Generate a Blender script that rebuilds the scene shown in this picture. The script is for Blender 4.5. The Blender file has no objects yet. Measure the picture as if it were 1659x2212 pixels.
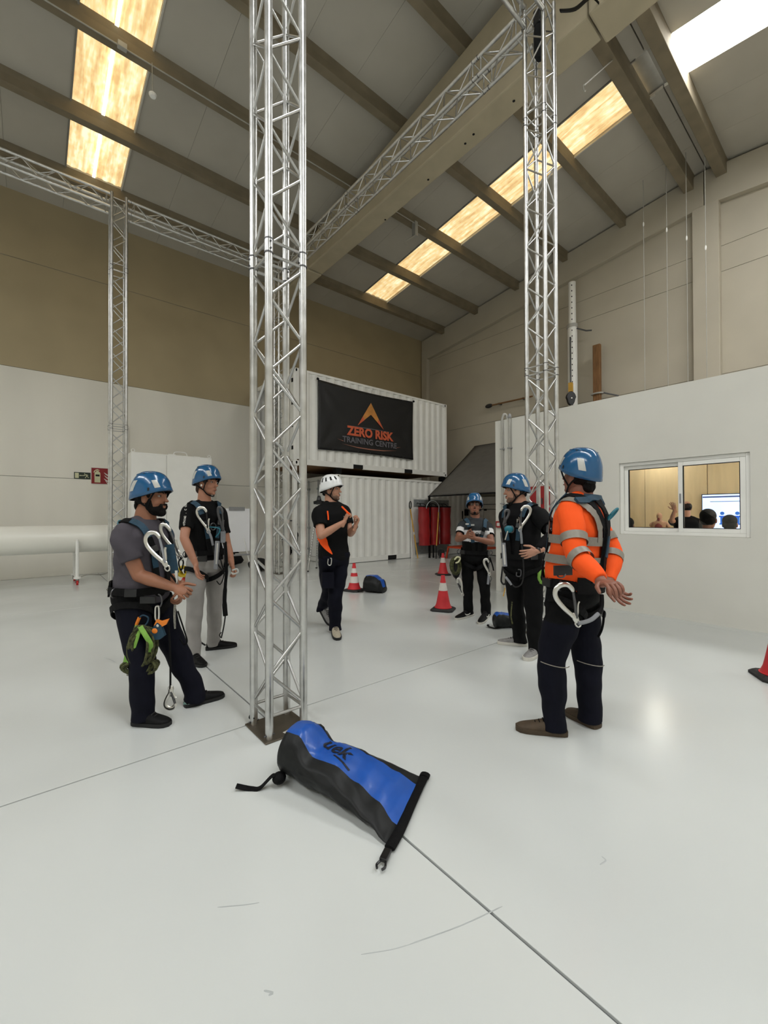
import bpy, bmesh, math, random
import numpy as np
from mathutils import Vector, Matrix, noise
from mathutils.bvhtree import BVHTree

# ------------------------------------------------------------------ camera, light, exposure
SC = bpy.context.scene
COL = SC.collection
FPX, CX, CY, CAMZ = 907.56, 829.5, 1106.0, 1.40
YAW, PIT, ROL = math.radians(39.888), math.radians(0.488), math.radians(-0.206)
FW = Vector((math.sin(YAW), math.cos(YAW), 0)); RT = Vector((math.cos(YAW), -math.sin(YAW), 0)); UPZ = Vector((0, 0, 1))
_fwd = FW*math.cos(PIT) + UPZ*math.sin(PIT)
_upv = -FW*math.sin(PIT) + UPZ*math.cos(PIT)
_rt = RT*math.cos(ROL) + _upv*math.sin(ROL)
_up = -RT*math.sin(ROL) + _upv*math.cos(ROL)
cam_data = bpy.data.cameras.new('camera'); cam = bpy.data.objects.new('camera', cam_data); COL.objects.link(cam)
cam.matrix_world = Matrix(((_rt.x, _up.x, -_fwd.x, 0), (_rt.y, _up.y, -_fwd.y, 0), (_rt.z, _up.z, -_fwd.z, CAMZ), (0, 0, 0, 1)))
cam_data.sensor_fit = 'VERTICAL'; cam_data.sensor_height = 36.0; cam_data.lens = FPX/2212*36.0
cam_data.clip_start = 0.05; cam_data.clip_end = 200
SC.camera = cam
SC.view_settings.view_transform = 'Standard'; SC.view_settings.look = 'None'
SC.view_settings.exposure = 0.38; SC.view_settings.gamma = 1.0; SC.view_settings.use_curve_mapping = False
w = bpy.data.worlds.new('world'); SC.world = w; w.use_nodes = True
w.node_tree.nodes['Background'].inputs[0].default_value = (0.75, 0.82, 0.9, 1); w.node_tree.nodes['Background'].inputs[1].default_value = 1.0
# daylight: the roof lights themselves are the lamps of this hall (emission set here)
SKY_DIRTY = 0.8      # weathered yellow roof lights over the hall
SKY_CLEAN = 14.0     # clean roof lights on the other slope, plus one added unseen at left
ROOM_LAMP = 22.0      # led panels on the ceiling of the training room

CY_ = SC.cycles
CY_.use_light_tree = False; CY_.max_bounces = 5; CY_.diffuse_bounces = 3; CY_.glossy_bounces = 3; CY_.transmission_bounces = 3; CY_.transparent_max_bounces = 6
CY_.caustics_reflective = False; CY_.caustics_refractive = False; CY_.adaptive_threshold = 0.03
random.seed(7); np.random.seed(7)
R = math.radians

def ray(x, y):
    u = (x-CX)/FPX; v = (CY-y)/FPX
    return _fwd + _rt*u + _up*v
CAMP = Vector((0, 0, CAMZ))
def at(x, y, D):                       # point seen at pixel x,y at distance D along the view axis
    d = ray(x, y); return CAMP + d*(D/d.dot(FW))
def fl(x, y, z=0.0):
    d = ray(x, y); return CAMP + d*((z-CAMZ)/d.z)
def onY(x, y, Y):
    d = ray(x, y); return CAMP + d*(Y/d.y)
def onX(x, y, X):
    d = ray(x, y); return CAMP + d*(X/d.x)
def depth(p): return Vector((p[0], p[1], 0)).dot(FW)

# ------------------------------------------------------------------ materials
def lin(c):
    return tuple(((v/255.0+0.055)/1.055)**2.4 if v/255.0 > 0.04045 else v/255.0/12.92 for v in c)
MATS = {}
def mat(name, rgb, rough=0.6, metal=0.0, var=0.08, scale=6.0, bump=0.0, bscale=40.0, emit=0.0, stretch=None, coat=0.0, rvar=0.0, trans=0.0, spec=None):
    if name in MATS: return MATS[name]
    m = bpy.data.materials.new(name); m.use_nodes = True; nt = m.node_tree; N = nt.nodes; L = nt.links
    b = N['Principled BSDF']
    tc = N.new('ShaderNodeTexCoord'); mp = N.new('ShaderNodeMapping'); L.new(tc.outputs['Object'], mp.inputs[0])
    if stretch: mp.inputs['Scale'].default_value = stretch
    no = N.new('ShaderNodeTexNoise'); no.inputs['Scale'].default_value = scale; no.inputs['Detail'].default_value = 2.0
    L.new(mp.outputs[0], no.inputs[0])
    cr = N.new('ShaderNodeValToRGB'); c = lin(rgb)
    cr.color_ramp.elements[0].position = 0.3; cr.color_ramp.elements[1].position = 0.7
    cr.color_ramp.elements[0].color = tuple(max(0, v*(1-var)) for v in c)+(1,)
    cr.color_ramp.elements[1].color = tuple(min(1, v*(1+var)) for v in c)+(1,)
    L.new(no.outputs['Fac'], cr.inputs[0]); L.new(cr.outputs[0], b.inputs['Base Color'])
    b.inputs['Roughness'].default_value = rough; b.inputs['Metallic'].default_value = metal
    if rvar:
        mr = N.new('ShaderNodeMapRange'); mr.inputs['To Min'].default_value = max(0.02, rough-rvar); mr.inputs['To Max'].default_value = rough+rvar
        L.new(no.outputs['Fac'], mr.inputs[0]); L.new(mr.outputs[0], b.inputs['Roughness'])
    if spec is not None: b.inputs['Specular IOR Level'].default_value = spec
    if coat: b.inputs['Coat Weight'].default_value = coat; b.inputs['Coat Roughness'].default_value = 0.12
    if trans: b.inputs['Transmission Weight'].default_value = trans
    if bump:
        n2 = N.new('ShaderNodeTexNoise'); n2.inputs['Scale'].default_value = bscale; n2.inputs['Detail'].default_value = 2.0
        L.new(mp.outputs[0], n2.inputs[0])
        bp = N.new('ShaderNodeBump'); bp.inputs['Strength'].default_value = bump; bp.inputs['Distance'].default_value = 0.01
        L.new(n2.outputs['Fac'], bp.inputs['Height']); L.new(bp.outputs[0], b.inputs['Normal'])
    if emit:
        b.inputs['Emission Color'].default_value = c+(1,); b.inputs['Emission Strength'].default_value = emit
    MATS[name] = m; return m

mat('floor', (208, 211, 208), 0.20, var=0.035, scale=0.9, rvar=0.07, bump=0.03, bscale=2.5)
mat('joint', (96, 98, 98), 0.8)
mat('scuff', (176, 180, 179), 0.4)
mat('wall_white', (228, 224, 212), 0.75, var=0.05, scale=1.2, bump=0.05, bscale=90, stretch=(1, 1, 0.25))
mat('wall_beige', (170, 155, 123), 0.8, var=0.05, scale=1.0, bump=0.05, bscale=90)
mat('wall_gable', (190, 182, 164), 0.8, var=0.05, scale=1.0, bump=0.05, bscale=90)
mat('partition', (222, 220, 211), 0.7, var=0.02, scale=2.0, bump=0.03, bscale=120)
mat('roof', (186, 181, 169), 0.75, var=0.04, scale=1.5)
mat('roof_joint', (140, 137, 128), 0.8)
mat('concrete', (132, 121, 100), 0.9, var=0.12, scale=3, bump=0.12, bscale=40)
mat('beam', (182, 171, 145), 0.88, var=0.07, scale=2.5, bump=0.08, bscale=50)
mat('alu', (205, 205, 203), 0.34, 1.0, var=0.10, scale=14, rvar=0.1, bump=0.02, bscale=60)
mat('alu_brace', (196, 196, 194), 0.30, 1.0, var=0.08, scale=10)
mat('steel_plate', (120, 112, 100), 0.42, 0.9, var=0.15, scale=8, rvar=0.1)
mat('white_paint', (244, 243, 237), 0.42, var=0.03, scale=3, bump=0.03, bscale=40)
mat('white_steel', (246, 245, 239), 0.38, var=0.02, scale=4)
mat('pipe_white', (240, 238, 228), 0.32, var=0.03, scale=2, stretch=(0.3, 2, 2))
mat('black', (11, 11, 12), 0.55, var=0.2, scale=20, spec=0.18)
mat('black_plastic', (22, 22, 24), 0.35, var=0.15, scale=20)
mat('dark', (9, 9, 10), 0.9)
mat('webbing', (11, 11, 12), 0.75, var=0.25, scale=60, bump=0.3, bscale=300, spec=0.18)
mat('blue_web', (21, 58, 78), 0.62, var=0.15, scale=50, bump=0.2, bscale=250)
mat('teal_plastic', (24, 108, 124), 0.4, var=0.08)
mat('helmet_blue', (17, 84, 130), 0.20, var=0.04, scale=5, coat=0.5)
mat('helmet_white', (232, 234, 234), 0.25, var=0.02, scale=5, coat=0.4)
mat('helmet_pad', (26, 30, 32), 0.8)
mat('reflective', (196, 196, 190), 0.32, 0.25, var=0.05, scale=30)
mat('reflective_tape', (140, 134, 124), 0.42, 0.15, var=0.06, scale=60)
mat('skin_a', (150, 100, 74), 0.5, var=0.07, scale=14, bump=0.05, bscale=160)
mat('skin_b', (170, 118, 92), 0.5, var=0.06, scale=14, bump=0.05, bscale=160)
mat('skin_c', (182, 132, 106), 0.5, var=0.07, scale=14, bump=0.05, bscale=160)
mat('skin_d', (134, 86, 64), 0.5, var=0.06, scale=14, bump=0.05, bscale=160)
mat('skin_e', (184, 136, 112), 0.5, var=0.06, scale=14, bump=0.05, bscale=160)
mat('skin_f', (138, 90, 72), 0.5, var=0.06, scale=14, bump=0.05, bscale=160)
mat('hair_dark', (14, 11, 9), 0.7, var=0.3, scale=60, bump=0.5, bscale=220, stretch=(1, 1, 0.3), spec=0.18)
mat('hair_brown', (58, 40, 30), 0.7, var=0.3, scale=60, bump=0.5, bscale=220, stretch=(1, 1, 0.3))
mat('stubble', (112, 84, 68), 0.7, var=0.15, scale=120, bump=0.2, bscale=300)
mat('eye_white', (168, 158, 150), 0.25, var=0.02)
mat('iris', (40, 26, 18), 0.2)
mat('lips', (150, 92, 78), 0.45)
mat('tee_grey', (78, 74, 80), 0.9, var=0.07, scale=12, bump=0.12, bscale=30, spec=0.18)
mat('tee_black', (10, 10, 11), 0.85, var=0.15, scale=10, bump=0.12, bscale=30, spec=0.18)
mat('top_black', (14, 13, 15), 0.85, var=0.15, scale=10, bump=0.12, bscale=30, spec=0.18)
mat('tee_white', (214, 212, 210), 0.85, var=0.03, scale=10, bump=0.1, bscale=30)
mat('tee_charcoal', (52, 54, 56), 0.85, var=0.08, scale=10, bump=0.1, bscale=30, spec=0.18)
mat('hivis', (255, 92, 34), 0.75, var=0.03, scale=10, bump=0.12, bscale=24, emit=0.0, spec=0.18)
mat('navy', (12, 13, 25), 0.85, var=0.15, scale=10, bump=0.15, bscale=30, spec=0.18)
mat('trouser_black', (9, 9, 10), 0.85, var=0.2, scale=10, bump=0.15, bscale=30, spec=0.18)
mat('trouser_grey', (150, 146, 142), 0.9, var=0.06, scale=10, bump=0.15, bscale=30)
mat('shoe_black', (13, 13, 14), 0.6, var=0.2, scale=30, bump=0.2, bscale=80, spec=0.18)
mat('shoe_grey', (132, 130, 128), 0.7, var=0.15, scale=40, bump=0.2, bscale=120)
mat('shoe_tan', (176, 166, 146), 0.7, var=0.1, scale=30)
mat('boot_brown', (74, 60, 44), 0.75, var=0.12, scale=20, bump=0.15, bscale=90)
mat('sole_black', (20, 20, 20), 0.7)
mat('sole_white', (206, 202, 192), 0.6)
mat('sole_teal', (120, 160, 150), 0.5)
mat('metal_hook', (214, 212, 206), 0.28, 1.0, var=0.06, scale=20)
mat('metal_dark', (96, 96, 98), 0.4, 0.9)
mat('grey_sleeve', (136, 138, 142), 0.6, var=0.06, scale=40)
mat('lime', (124, 170, 70), 0.75, var=0.10, scale=30, bump=0.2, bscale=160)
mat('rope_camo', (70, 72, 40), 0.85, var=0.75, scale=60, bump=0.5, bscale=260)
mat('rope_dark', (28, 28, 28), 0.85, var=0.5, scale=90, bump=0.5, bscale=260)
mat('rope_grey', (150, 148, 138), 0.85, var=0.3, scale=90, bump=0.5, bscale=260)
mat('orange_plastic', (228, 126, 30), 0.5, var=0.05)
mat('red_plastic', (196, 36, 34), 0.5, var=0.08)
mat('cone_red', (206, 44, 50), 0.55, var=0.10, scale=8)
mat('cone_white', (218, 212, 204), 0.5, var=0.06, scale=14)
mat('rubber', (38, 36, 36), 0.75, var=0.15, scale=14, bump=0.15, bscale=60)
mat('bag_blue', (24, 82, 170), 0.36, var=0.08, scale=9, bump=0.10, bscale=9, coat=0.15)
mat('bag_black', (33, 34, 34), 0.42, var=0.15, scale=9, bump=0.12, bscale=9, spec=0.18)
mat('print_black', (14, 20, 38), 0.5)
mat('banner', (18, 18, 19), 0.55, var=0.12, scale=3, bump=0.05, bscale=20)
mat('print_orange', (212, 98, 62), 0.55, var=0.10, scale=6)
mat('print_gold', (208, 140, 66), 0.5, var=0.15, scale=5)
mat('print_grey', (108, 106, 112), 0.55, var=0.06)
mat('print_copper', (168, 112, 92), 0.5, var=0.12, scale=6)
mat('print_white', (208, 206, 198), 0.6)
mat('sign_red', (132, 14, 20), 0.5, var=0.04)
mat('sign_green', (22, 38, 26), 0.5)
mat('sign_cream', (206, 204, 166), 0.5, var=0.04)
mat('hose_red', (150, 24, 28), 0.4, var=0.06)
mat('bag_red', (154, 20, 24), 0.42, var=0.12, scale=6, bump=0.10, bscale=12, coat=0.2)
mat('galvanised', (158, 162, 162), 0.45, 0.35, var=0.15, scale=9)
mat('tent', (104, 101, 95), 0.75, var=0.08, scale=5, bump=0.1, bscale=14)
mat('wood', (128, 92, 56), 0.75, var=0.25, scale=6, stretch=(6, 6, 0.6))
mat('wood_pale', (196, 166, 110), 0.65, var=0.12, scale=4, stretch=(6, 6, 0.6))
mat('ply', (232, 206, 162), 0.72, var=0.10, scale=2.2, stretch=(1, 3, 0.35), bump=0.03, bscale=20)
mat('ply_dark', (186, 160, 124), 0.75, var=0.12, scale=2.2, stretch=(1, 3, 0.35))
mat('pole_yellow', (206, 160, 66), 0.55, var=0.08)
mat('yellow', (206, 176, 40), 0.6, var=0.12, scale=18)
mat('stool_orange', (206, 74, 34), 0.55, var=0.06)
mat('board', (250, 250, 252), 0.10, var=0.01, coat=0.6)
mat('grey_plastic', (150, 150, 150), 0.5)
mat('conduit', (176, 174, 166), 0.5, var=0.05)
mat('chair_red', (132, 34, 40), 0.6, var=0.1)
mat('statue', (196, 150, 118), 0.55, var=0.08)
mat('statue_red', (140, 46, 44), 0.5, var=0.1)
mat('lamp_body', (206, 202, 190), 0.5)
mat('screen_black', (12, 12, 14), 0.3)
mat('screen', (190, 210, 255), 0.3, emit=1.25, var=0.02)
mat('screen_band', (70, 84, 130), 0.3, emit=0.5, var=0.02)
mat('screen_blue', (40, 100, 190), 0.3, emit=0.6, var=0.02)
mat('screen_text', (128, 140, 170), 0.3, emit=0.5, var=0.02)
mat('panel_led', (255, 250, 240), 0.4, emit=ROOM_LAMP, var=0.0)
mat('magenta', (196, 110, 150), 0.6)

def skylight_mat(name, rgbs, strength, fy=1.0):
    m = bpy.data.materials.new(name); m.use_nodes = True; nt = m.node_tree; N = nt.nodes; L = nt.links
    b = N['Principled BSDF']; tc = N.new('ShaderNodeTexCoord'); mp = N.new('ShaderNodeMapping'); L.new(tc.outputs['Object'], mp.inputs[0])
    mp.inputs['Scale'].default_value = (6.0, 0.9, 1.0)
    n1 = N.new('ShaderNodeTexNoise'); n1.inputs['Scale'].default_value = 1.6; n1.inputs['Detail'].default_value = 3; n1.inputs['Roughness'].default_value = 0.6
    L.new(mp.outputs[0], n1.inputs[0])
    n2 = N.new('ShaderNodeTexNoise'); n2.inputs['Scale'].default_value = 9.0; n2.inputs['Detail'].default_value = 1; L.new(tc.outputs['Object'], n2.inputs[0])
    mx = N.new('ShaderNodeMath'); mx.operation = 'MULTIPLY_ADD'; mx.inputs[1].default_value = 0.25; L.new(n2.outputs['Fac'], mx.inputs[0]); L.new(n1.outputs['Fac'], mx.inputs[2])
    cr = N.new('ShaderNodeValToRGB'); L.new(mx.outputs[0], cr.inputs[0])
    cr.color_ramp.elements[0].position = 0.46; cr.color_ramp.elements[1].position = 0.80
    cr.color_ramp.elements[0].color = lin(rgbs[0])+(1,); cr.color_ramp.elements[1].color = lin(rgbs[-1])+(1,)
    if len(rgbs) == 3:
        e = cr.color_ramp.elements.new(0.62); e.color = lin(rgbs[1])+(1,)
    L.new(cr.outputs[0], b.inputs['Base Color']); L.new(cr.outputs[0], b.inputs['Emission Color'])
    b.inputs['Emission Strength'].default_value = strength; b.inputs['Roughness'].default_value = 0.5
    MATS[name] = m
skylight_mat('sky_dirty', [(208, 172, 116), (232, 202, 146), (255, 243, 202)], SKY_DIRTY)
skylight_mat('sky_line', [(255, 250, 225), (255, 252, 240)], 2.2)
mat('sky_clean', (250, 253, 255), 0.5, var=0.0)
_b = MATS['sky_clean'].node_tree.nodes['Principled BSDF']; _b.inputs['Emission Color'].default_value = (0.97, 0.99, 1, 1); _b.inputs['Emission Strength'].default_value = SKY_CLEAN
def glass_mat():
    m = bpy.data.materials.new('glass'); m.use_nodes = True; nt = m.node_tree; N = nt.nodes; L = nt.links
    N.remove(N['Principled BSDF']); out = N['Material Output']
    t = N.new('ShaderNodeBsdfTransparent'); t.inputs[0].default_value = (0.93, 0.95, 0.94, 1)
    g = N.new('ShaderNodeBsdfGlossy'); g.inputs['Roughness'].default_value = 0.02
    fr = N.new('ShaderNodeFresnel'); fr.inputs['IOR'].default_value = 1.45
    mx = N.new('ShaderNodeMixShader'); L.new(fr.outputs[0], mx.inputs[0]); L.new(t.outputs[0], mx.inputs[1]); L.new(g.outputs[0], mx.inputs[2]); L.new(mx.outputs[0], out.inputs[0])
    MATS['glass'] = m
glass_mat()

# ------------------------------------------------------------------ mesh helpers
def V(*a): return Vector(a) if len(a) == 3 else Vector(a[0])
class MB:
    def __init__(s): s.v = []; s.f = []
    def add(s, vs, fs):
        o = len(s.v); s.v += [tuple(v) for v in vs]; s.f += [tuple(i+o for i in f) for f in fs]; return s
    def obox(s, c, ax, ay, az):
        c = V(c); ax = V(ax); ay = V(ay); az = V(az)
        vs = [c+ax*i+ay*j+az*k for k in (-1, 1) for j in (-1, 1) for i in (-1, 1)]
        return s.add(vs, [(0, 2, 3, 1), (4, 5, 7, 6), (0, 1, 5, 4), (2, 6, 7, 3), (0, 4, 6, 2), (1, 3, 7, 5)])
    def box(s, x0, x1, y0, y1, z0, z1):
        return s.obox(((x0+x1)/2, (y0+y1)/2, (z0+z1)/2), (abs(x1-x0)/2, 0, 0), (0, abs(y1-y0)/2, 0), (0, 0, abs(z1-z0)/2))
    def loft(s, rings, cap=True, closed=True):
        n = len(rings[0]); vs = []; fs = []
        for r in rings: vs += [tuple(p) for p in r]
        for i in range(len(rings)-1):
            for j in range(n if closed else n-1):
                a = i*n+j; b = i*n+(j+1) % n
                fs.append((a, b, b+n, a+n))
        if cap and closed:
            fs.append(tuple(range(n-1, -1, -1))); fs.append(tuple((len(rings)-1)*n+j for j in range(n)))
        return s.add(vs, fs)
    def tube(s, pts, r, n=8, cap=True, ry=None, up=None, round_ends=False):
        pts = [V(p) for p in pts]
        if len(pts) < 2: return s
        rs = list(r) if hasattr(r, '__len__') else [r]*len(pts)
        rys = (list(ry) if hasattr(ry, '__len__') else [ry]*len(pts)) if ry is not None else rs
        T = []
        for i in range(len(pts)):
            a = pts[max(0, i-1)]; b = pts[min(len(pts)-1, i+1)]; t = (b-a)
            T.append(t.normalized() if t.length > 1e-9 else (T[-1] if T else V(0, 0, 1)))
        u = V(up) if up is not None else (V(0, 0, 1) if abs(T[0].z) < 0.9 else V(1, 0, 0))
        rings = []; P = list(pts)
        for i in range(len(pts)):
            u = u - T[i]*u.dot(T[i])
            if u.length < 1e-6: u = T[i].orthogonal()
            u.normalize(); w_ = T[i].cross(u)
            rings.append([P[i]+u*(math.cos(2*math.pi*k/n)*rs[i])+w_*(math.sin(2*math.pi*k/n)*rys[i]) for k in range(n)])
        if round_ends:
            def endrings(i, sgn):
                out = []; t = T[i]; c = P[i]
                for a in (30, 60, 82):
                    q = math.cos(R(a)); h = math.sin(R(a))*min(rs[i], rys[i])
                    out.append([c+(p-c)*q+t*(sgn*h) for p in rings[i]])
                return out
            rings = endrings(0, -1)[::-1]+rings+endrings(-1, 1)
        return s.loft(rings, cap)
    def ell(s, c, ax, ay, az, nu=16, nv=10):
        c = V(c); ax = V(ax); ay = V(ay); az = V(az)
        vs = [c-az]; fs = []
        for i in range(1, nv):
            a = -math.pi/2+math.pi*i/nv
            for j in range(nu):
                b = 2*math.pi*j/nu
                vs.append(c+ax*(math.cos(a)*math.cos(b))+ay*(math.cos(a)*math.sin(b))+az*math.sin(a))
        vs.append(c+az); top = len(vs)-1
        for j in range(nu):
            k = (j+1) % nu
            fs.append((0, 1+k, 1+j))
            for i in range(nv-2):
                a = 1+i*nu
                fs.append((a+j, a+k, a+nu+k, a+nu+j))
            fs.append((top, 1+(nv-2)*nu+j, 1+(nv-2)*nu+k))
        return s.add(vs, fs)
    def lathe(s, prof, c=(0, 0, 0), n=24, cap=True, ang0=0.0):
        c = V(c); rings = [[c+V(r*math.cos(ang0+2*math.pi*k/n), r*math.sin(ang0+2*math.pi*k/n), z) for k in range(n)] for r, z in prof]
        return s.loft(rings, cap)
    def prism(s, poly, o, ux, uy, d):
        o = V(o); ux = V(ux); uy = V(uy); d = V(d); n = len(poly)
        a = [o+ux*p[0]+uy*p[1] for p in poly]
        s.add(a+[p+d for p in a], [tuple(range(n-1, -1, -1)), tuple(range(n, 2*n))]+[(i, (i+1) % n, (i+1) % n+n, i+n) for i in range(n)])
        return s
    def shift(s, d):
        d = V(d); s.v = [(a+d.x, b+d.y, c+d.z) for a, b, c in s.v]; return s
    def bounds(s):
        a = np.array(s.v); return a.min(0), a.max(0)

def root_of(o):
    while o.parent: o = o.parent
    return o
def link(me, name, parent=None, loc=None):
    o = bpy.data.objects.new(name, me); COL.objects.link(o)
    if parent is not None: o.parent = parent
    if loc is not None: o.location = loc
    return o
def fixn(me):
    bm = bmesh.new(); bm.from_mesh(me); bmesh.ops.recalc_face_normals(bm, faces=bm.faces); bm.to_mesh(me); bm.free()
def obj(name, mb, m, parent=None, smooth=False, loc=None, bevel=0.0, auto=True):
    """world-space builder -> ONE mesh object; parts are stored relative to their thing"""
    if parent is not None: base = Vector(root_of(parent).location)
    elif loc is not None: base = V(loc)
    else:
        lo, hi = mb.bounds(); base = V((lo[0]+hi[0])/2, (lo[1]+hi[1])/2, lo[2])
    me = bpy.data.meshes.new(name)
    me.from_pydata([(x-base.x, y-base.y, z-base.z) for x, y, z in mb.v], [], mb.f)
    fixn(me)
    me.materials.append(MATS[m] if isinstance(m, str) else m)
    o = link(me, name, parent, None if parent is not None else base)
    if smooth:
        me.shade_smooth()
        if auto:
            try: me.set_sharp_from_angle(angle=R(38))
            except Exception: pass
    if bevel:
        b = o.modifiers.new('bevel', 'BEVEL'); b.width = bevel; b.segments = 2; b.limit_method = 'ANGLE'
    return o
def thing(name, label, cat, loc=(0, 0, 0), group=None):
    o = bpy.data.objects.new(name, None); COL.objects.link(o); o.location = loc; o.empty_display_size = 0.1
    o['label'] = label; o['category'] = cat
    if group: o['group'] = group
    return o
def tag(o, label, cat, group=None):
    o['label'] = label; o['category'] = cat
    if group: o['group'] = group
    return o
def struct(o, label=None):
    o['kind'] = 'structure'
    if label: o['label'] = label
    return o
def dup(root, loc, rotz=0.0, label=None):
    def rec(o, par):
        c = o.copy(); COL.objects.link(c); c.parent = par
        for ch in list(o.children): rec(ch, c)
        return c
    r = rec(root, None); r.location = loc; r.rotation_euler = (0, 0, rotz)
    if label: r['label'] = label
    return r
def text_mb(body, size, origin, ux, uy, bold=0.0, depthv=(0, 0, 0), align='CENTER', spacing=1.0, shear=0.0):
    cu = bpy.data.curves.new('t', 'FONT'); cu.body = body; cu.size = size; cu.align_x = align; cu.offset = bold; cu.space_character = spacing; cu.shear = shear
    cu.resolution_u = 3
    o = bpy.data.objects.new('t', cu); COL.objects.link(o)
    dg = bpy.context.evaluated_depsgraph_get(); me = bpy.data.meshes.new_from_object(o.evaluated_get(dg))
    vs = [tuple(v.co) for v in me.vertices]; fs = [tuple(p.vertices) for p in me.polygons]
    bpy.data.objects.remove(o); bpy.data.curves.remove(cu); bpy.data.meshes.remove(me)
    origin = V(origin); ux = V(ux); uy = V(uy); dv = V(depthv)
    mb = MB(); mb.add([origin+ux*x+uy*y+dv for x, y, z in vs], fs); return mb
def bez(p, n=12):
    """smooth (Catmull-Rom) curve through points"""
    p = [V(q) for q in p]; out = []
    for i in range(len(p)-1):
        a = p[max(0, i-1)]; b = p[i]; c = p[i+1]; d = p[min(len(p)-1, i+2)]
        for k in range(n):
            t = k/n
            out.append(0.5*((2*b)+(c-a)*t+(2*a-5*b+4*c-d)*t*t+(3*b-a-3*c+d)*t**3))
    out.append(p[-1]); return out

# ------------------------------------------------------------------ the setting
XG, YB, YR, XL, YREAR = 12.70, 12.54, 2.75, -13.2, -7.04
SL = 0.11
def roof_z(y): return 8.76 + SL*(YB-y) if y >= YR else 8.76 + SL*(YB-YR) - SL*(YR-y)
floor = struct(obj('floor', MB().box(XL-.3, XG+.3, YREAR-.3, YB+.3, -0.25, -0.010), 'joint'), 'pale grey glossy epoxy floor with saw-cut joints')
jx = [XL, -9.26, -4.01, 1.243, 6.45, XG]; jy = [YREAR, -2.49, 2.76, 7.98, YB]
for i in range(5):
    for j in range(4):
        g = 0.0055
        obj('slab', MB().box(jx[i]+g, jx[i+1]-g, jy[j]+g, jy[j+1]-g, -0.05, 0.0), 'floor', floor, bevel=0.002)
for a, b, r in [((1085, 1958), (880, 2042), .0022), ((1300, 1850), (1296, 1868), .003), ((470, 1960), (560, 1950), .002), ((880, 2042), (780, 2062), .0016), ((225, 1420), (250, 1432), .003), ((570, 2140), (580, 2150), .003)]:
    p, q = fl(*a), fl(*b)
    m_ = bez([p, (p+q)/2+RT*.02, q], 5)
    obj('scuff_mark', MB().tube([V(t.x, t.y, 0.0004) for t in m_], [r*.4]+[r]*(len(m_)-2)+[r*.4], 6, ry=.0005, up=(m_[1]-m_[0]).cross(UPZ)), 'scuff', floor)

wb = struct(obj('wall_back', MB().box(XL-.3, XG+.3, YB+.012, YB+.30, -.1, 9.4), 'roof_joint'), 'concrete panel wall, white below and beige above')
for z0, z1, m in [(0, 2.312, 'wall_white'), (2.322, 4.768, 'wall_white'), (4.776, 7.236, 'wall_beige'), (7.248, 9.2, 'wall_beige')]:
    obj('panel', MB().box(XL, XG+.1, YB, YB+.1, z0, z1), m, wb, bevel=0.004)
def gable_wall(name, x0, x1, inner, seams, m):
    s = struct(obj(name, MB().prism([(YREAR-.3, -.1), (YB+.3, -.1), (YB+.3, roof_z(YB)+.3), (YR, roof_z(YR)+.35), (YREAR-.3, roof_z(YREAR)+.3)], (x0, 0, 0), (0, 1, 0), (0, 0, 1), (x1-x0, 0, 0)), 'roof_joint'))
    for a, b in zip(seams[:-1], seams[1:]):
        d = .012 if inner < x0 else -.012
        obj('panel', MB().box(inner, inner+ (0.2 if inner < x0 else -.2), YREAR, YB, a+.005, b-.005), m, s, bevel=0.004)
    top = seams[-1]
    obj('panel', MB().prism([(YREAR, top+.005), (YB, top+.005), (YB, roof_z(YB)+.1), (YR, roof_z(YR)+.1), (YREAR, roof_z(YREAR)+.1)], (inner, 0, 0), (0, 1, 0), (0, 0, 1), (0.2 if inner < x0 else -.2, 0, 0)), m, s)
    return s
wr = gable_wall('wall_right', XG+.012, XG+.3, XG, [0, 2.316, 4.77, 7.24, 7.86], 'wall_gable'); wr['label'] = 'tall cream panel gable wall with sloped edge beam'
wl = gable_wall('wall_left', XL-.3, XL-.012, XL, [0, 2.316, 4.77, 7.24], 'wall_white')
wre = struct(obj('wall_rear', MB().box(XL-.3, XG+.3, YREAR-.3, YREAR, -.1, 9.2), 'wall_white'))
# sloped edge beams, ridge pillar and corner pillar of the gable
def edge_beam(y0, y1):
    return MB().prism([(y0, roof_z(y0)-.90), (y1, roof_z(y1)-.90), (y1, roof_z(y1)-.05), (y0, roof_z(y0)-.05)], (XG-.16, 0, 0), (0, 1, 0), (0, 0, 1), (.17, 0, 0))
obj('edge_beam', edge_beam(2.80, 12.50), 'wall_gable', wr, bevel=.01); obj('edge_beam', edge_beam(YREAR, 2.785), 'wall_gable', wr, bevel=.01)
obj('pillar', MB().box(XG-.20, XG, 2.50, 3.03, 0, roof_z(YR)-.92), 'wall_gable', wr, bevel=.012)
obj('pillar', MB().box(XG-.17, XG, 12.20, 12.50, 0, roof_z(YB)-.5), 'wall_gable', wr, bevel=.012)

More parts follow.
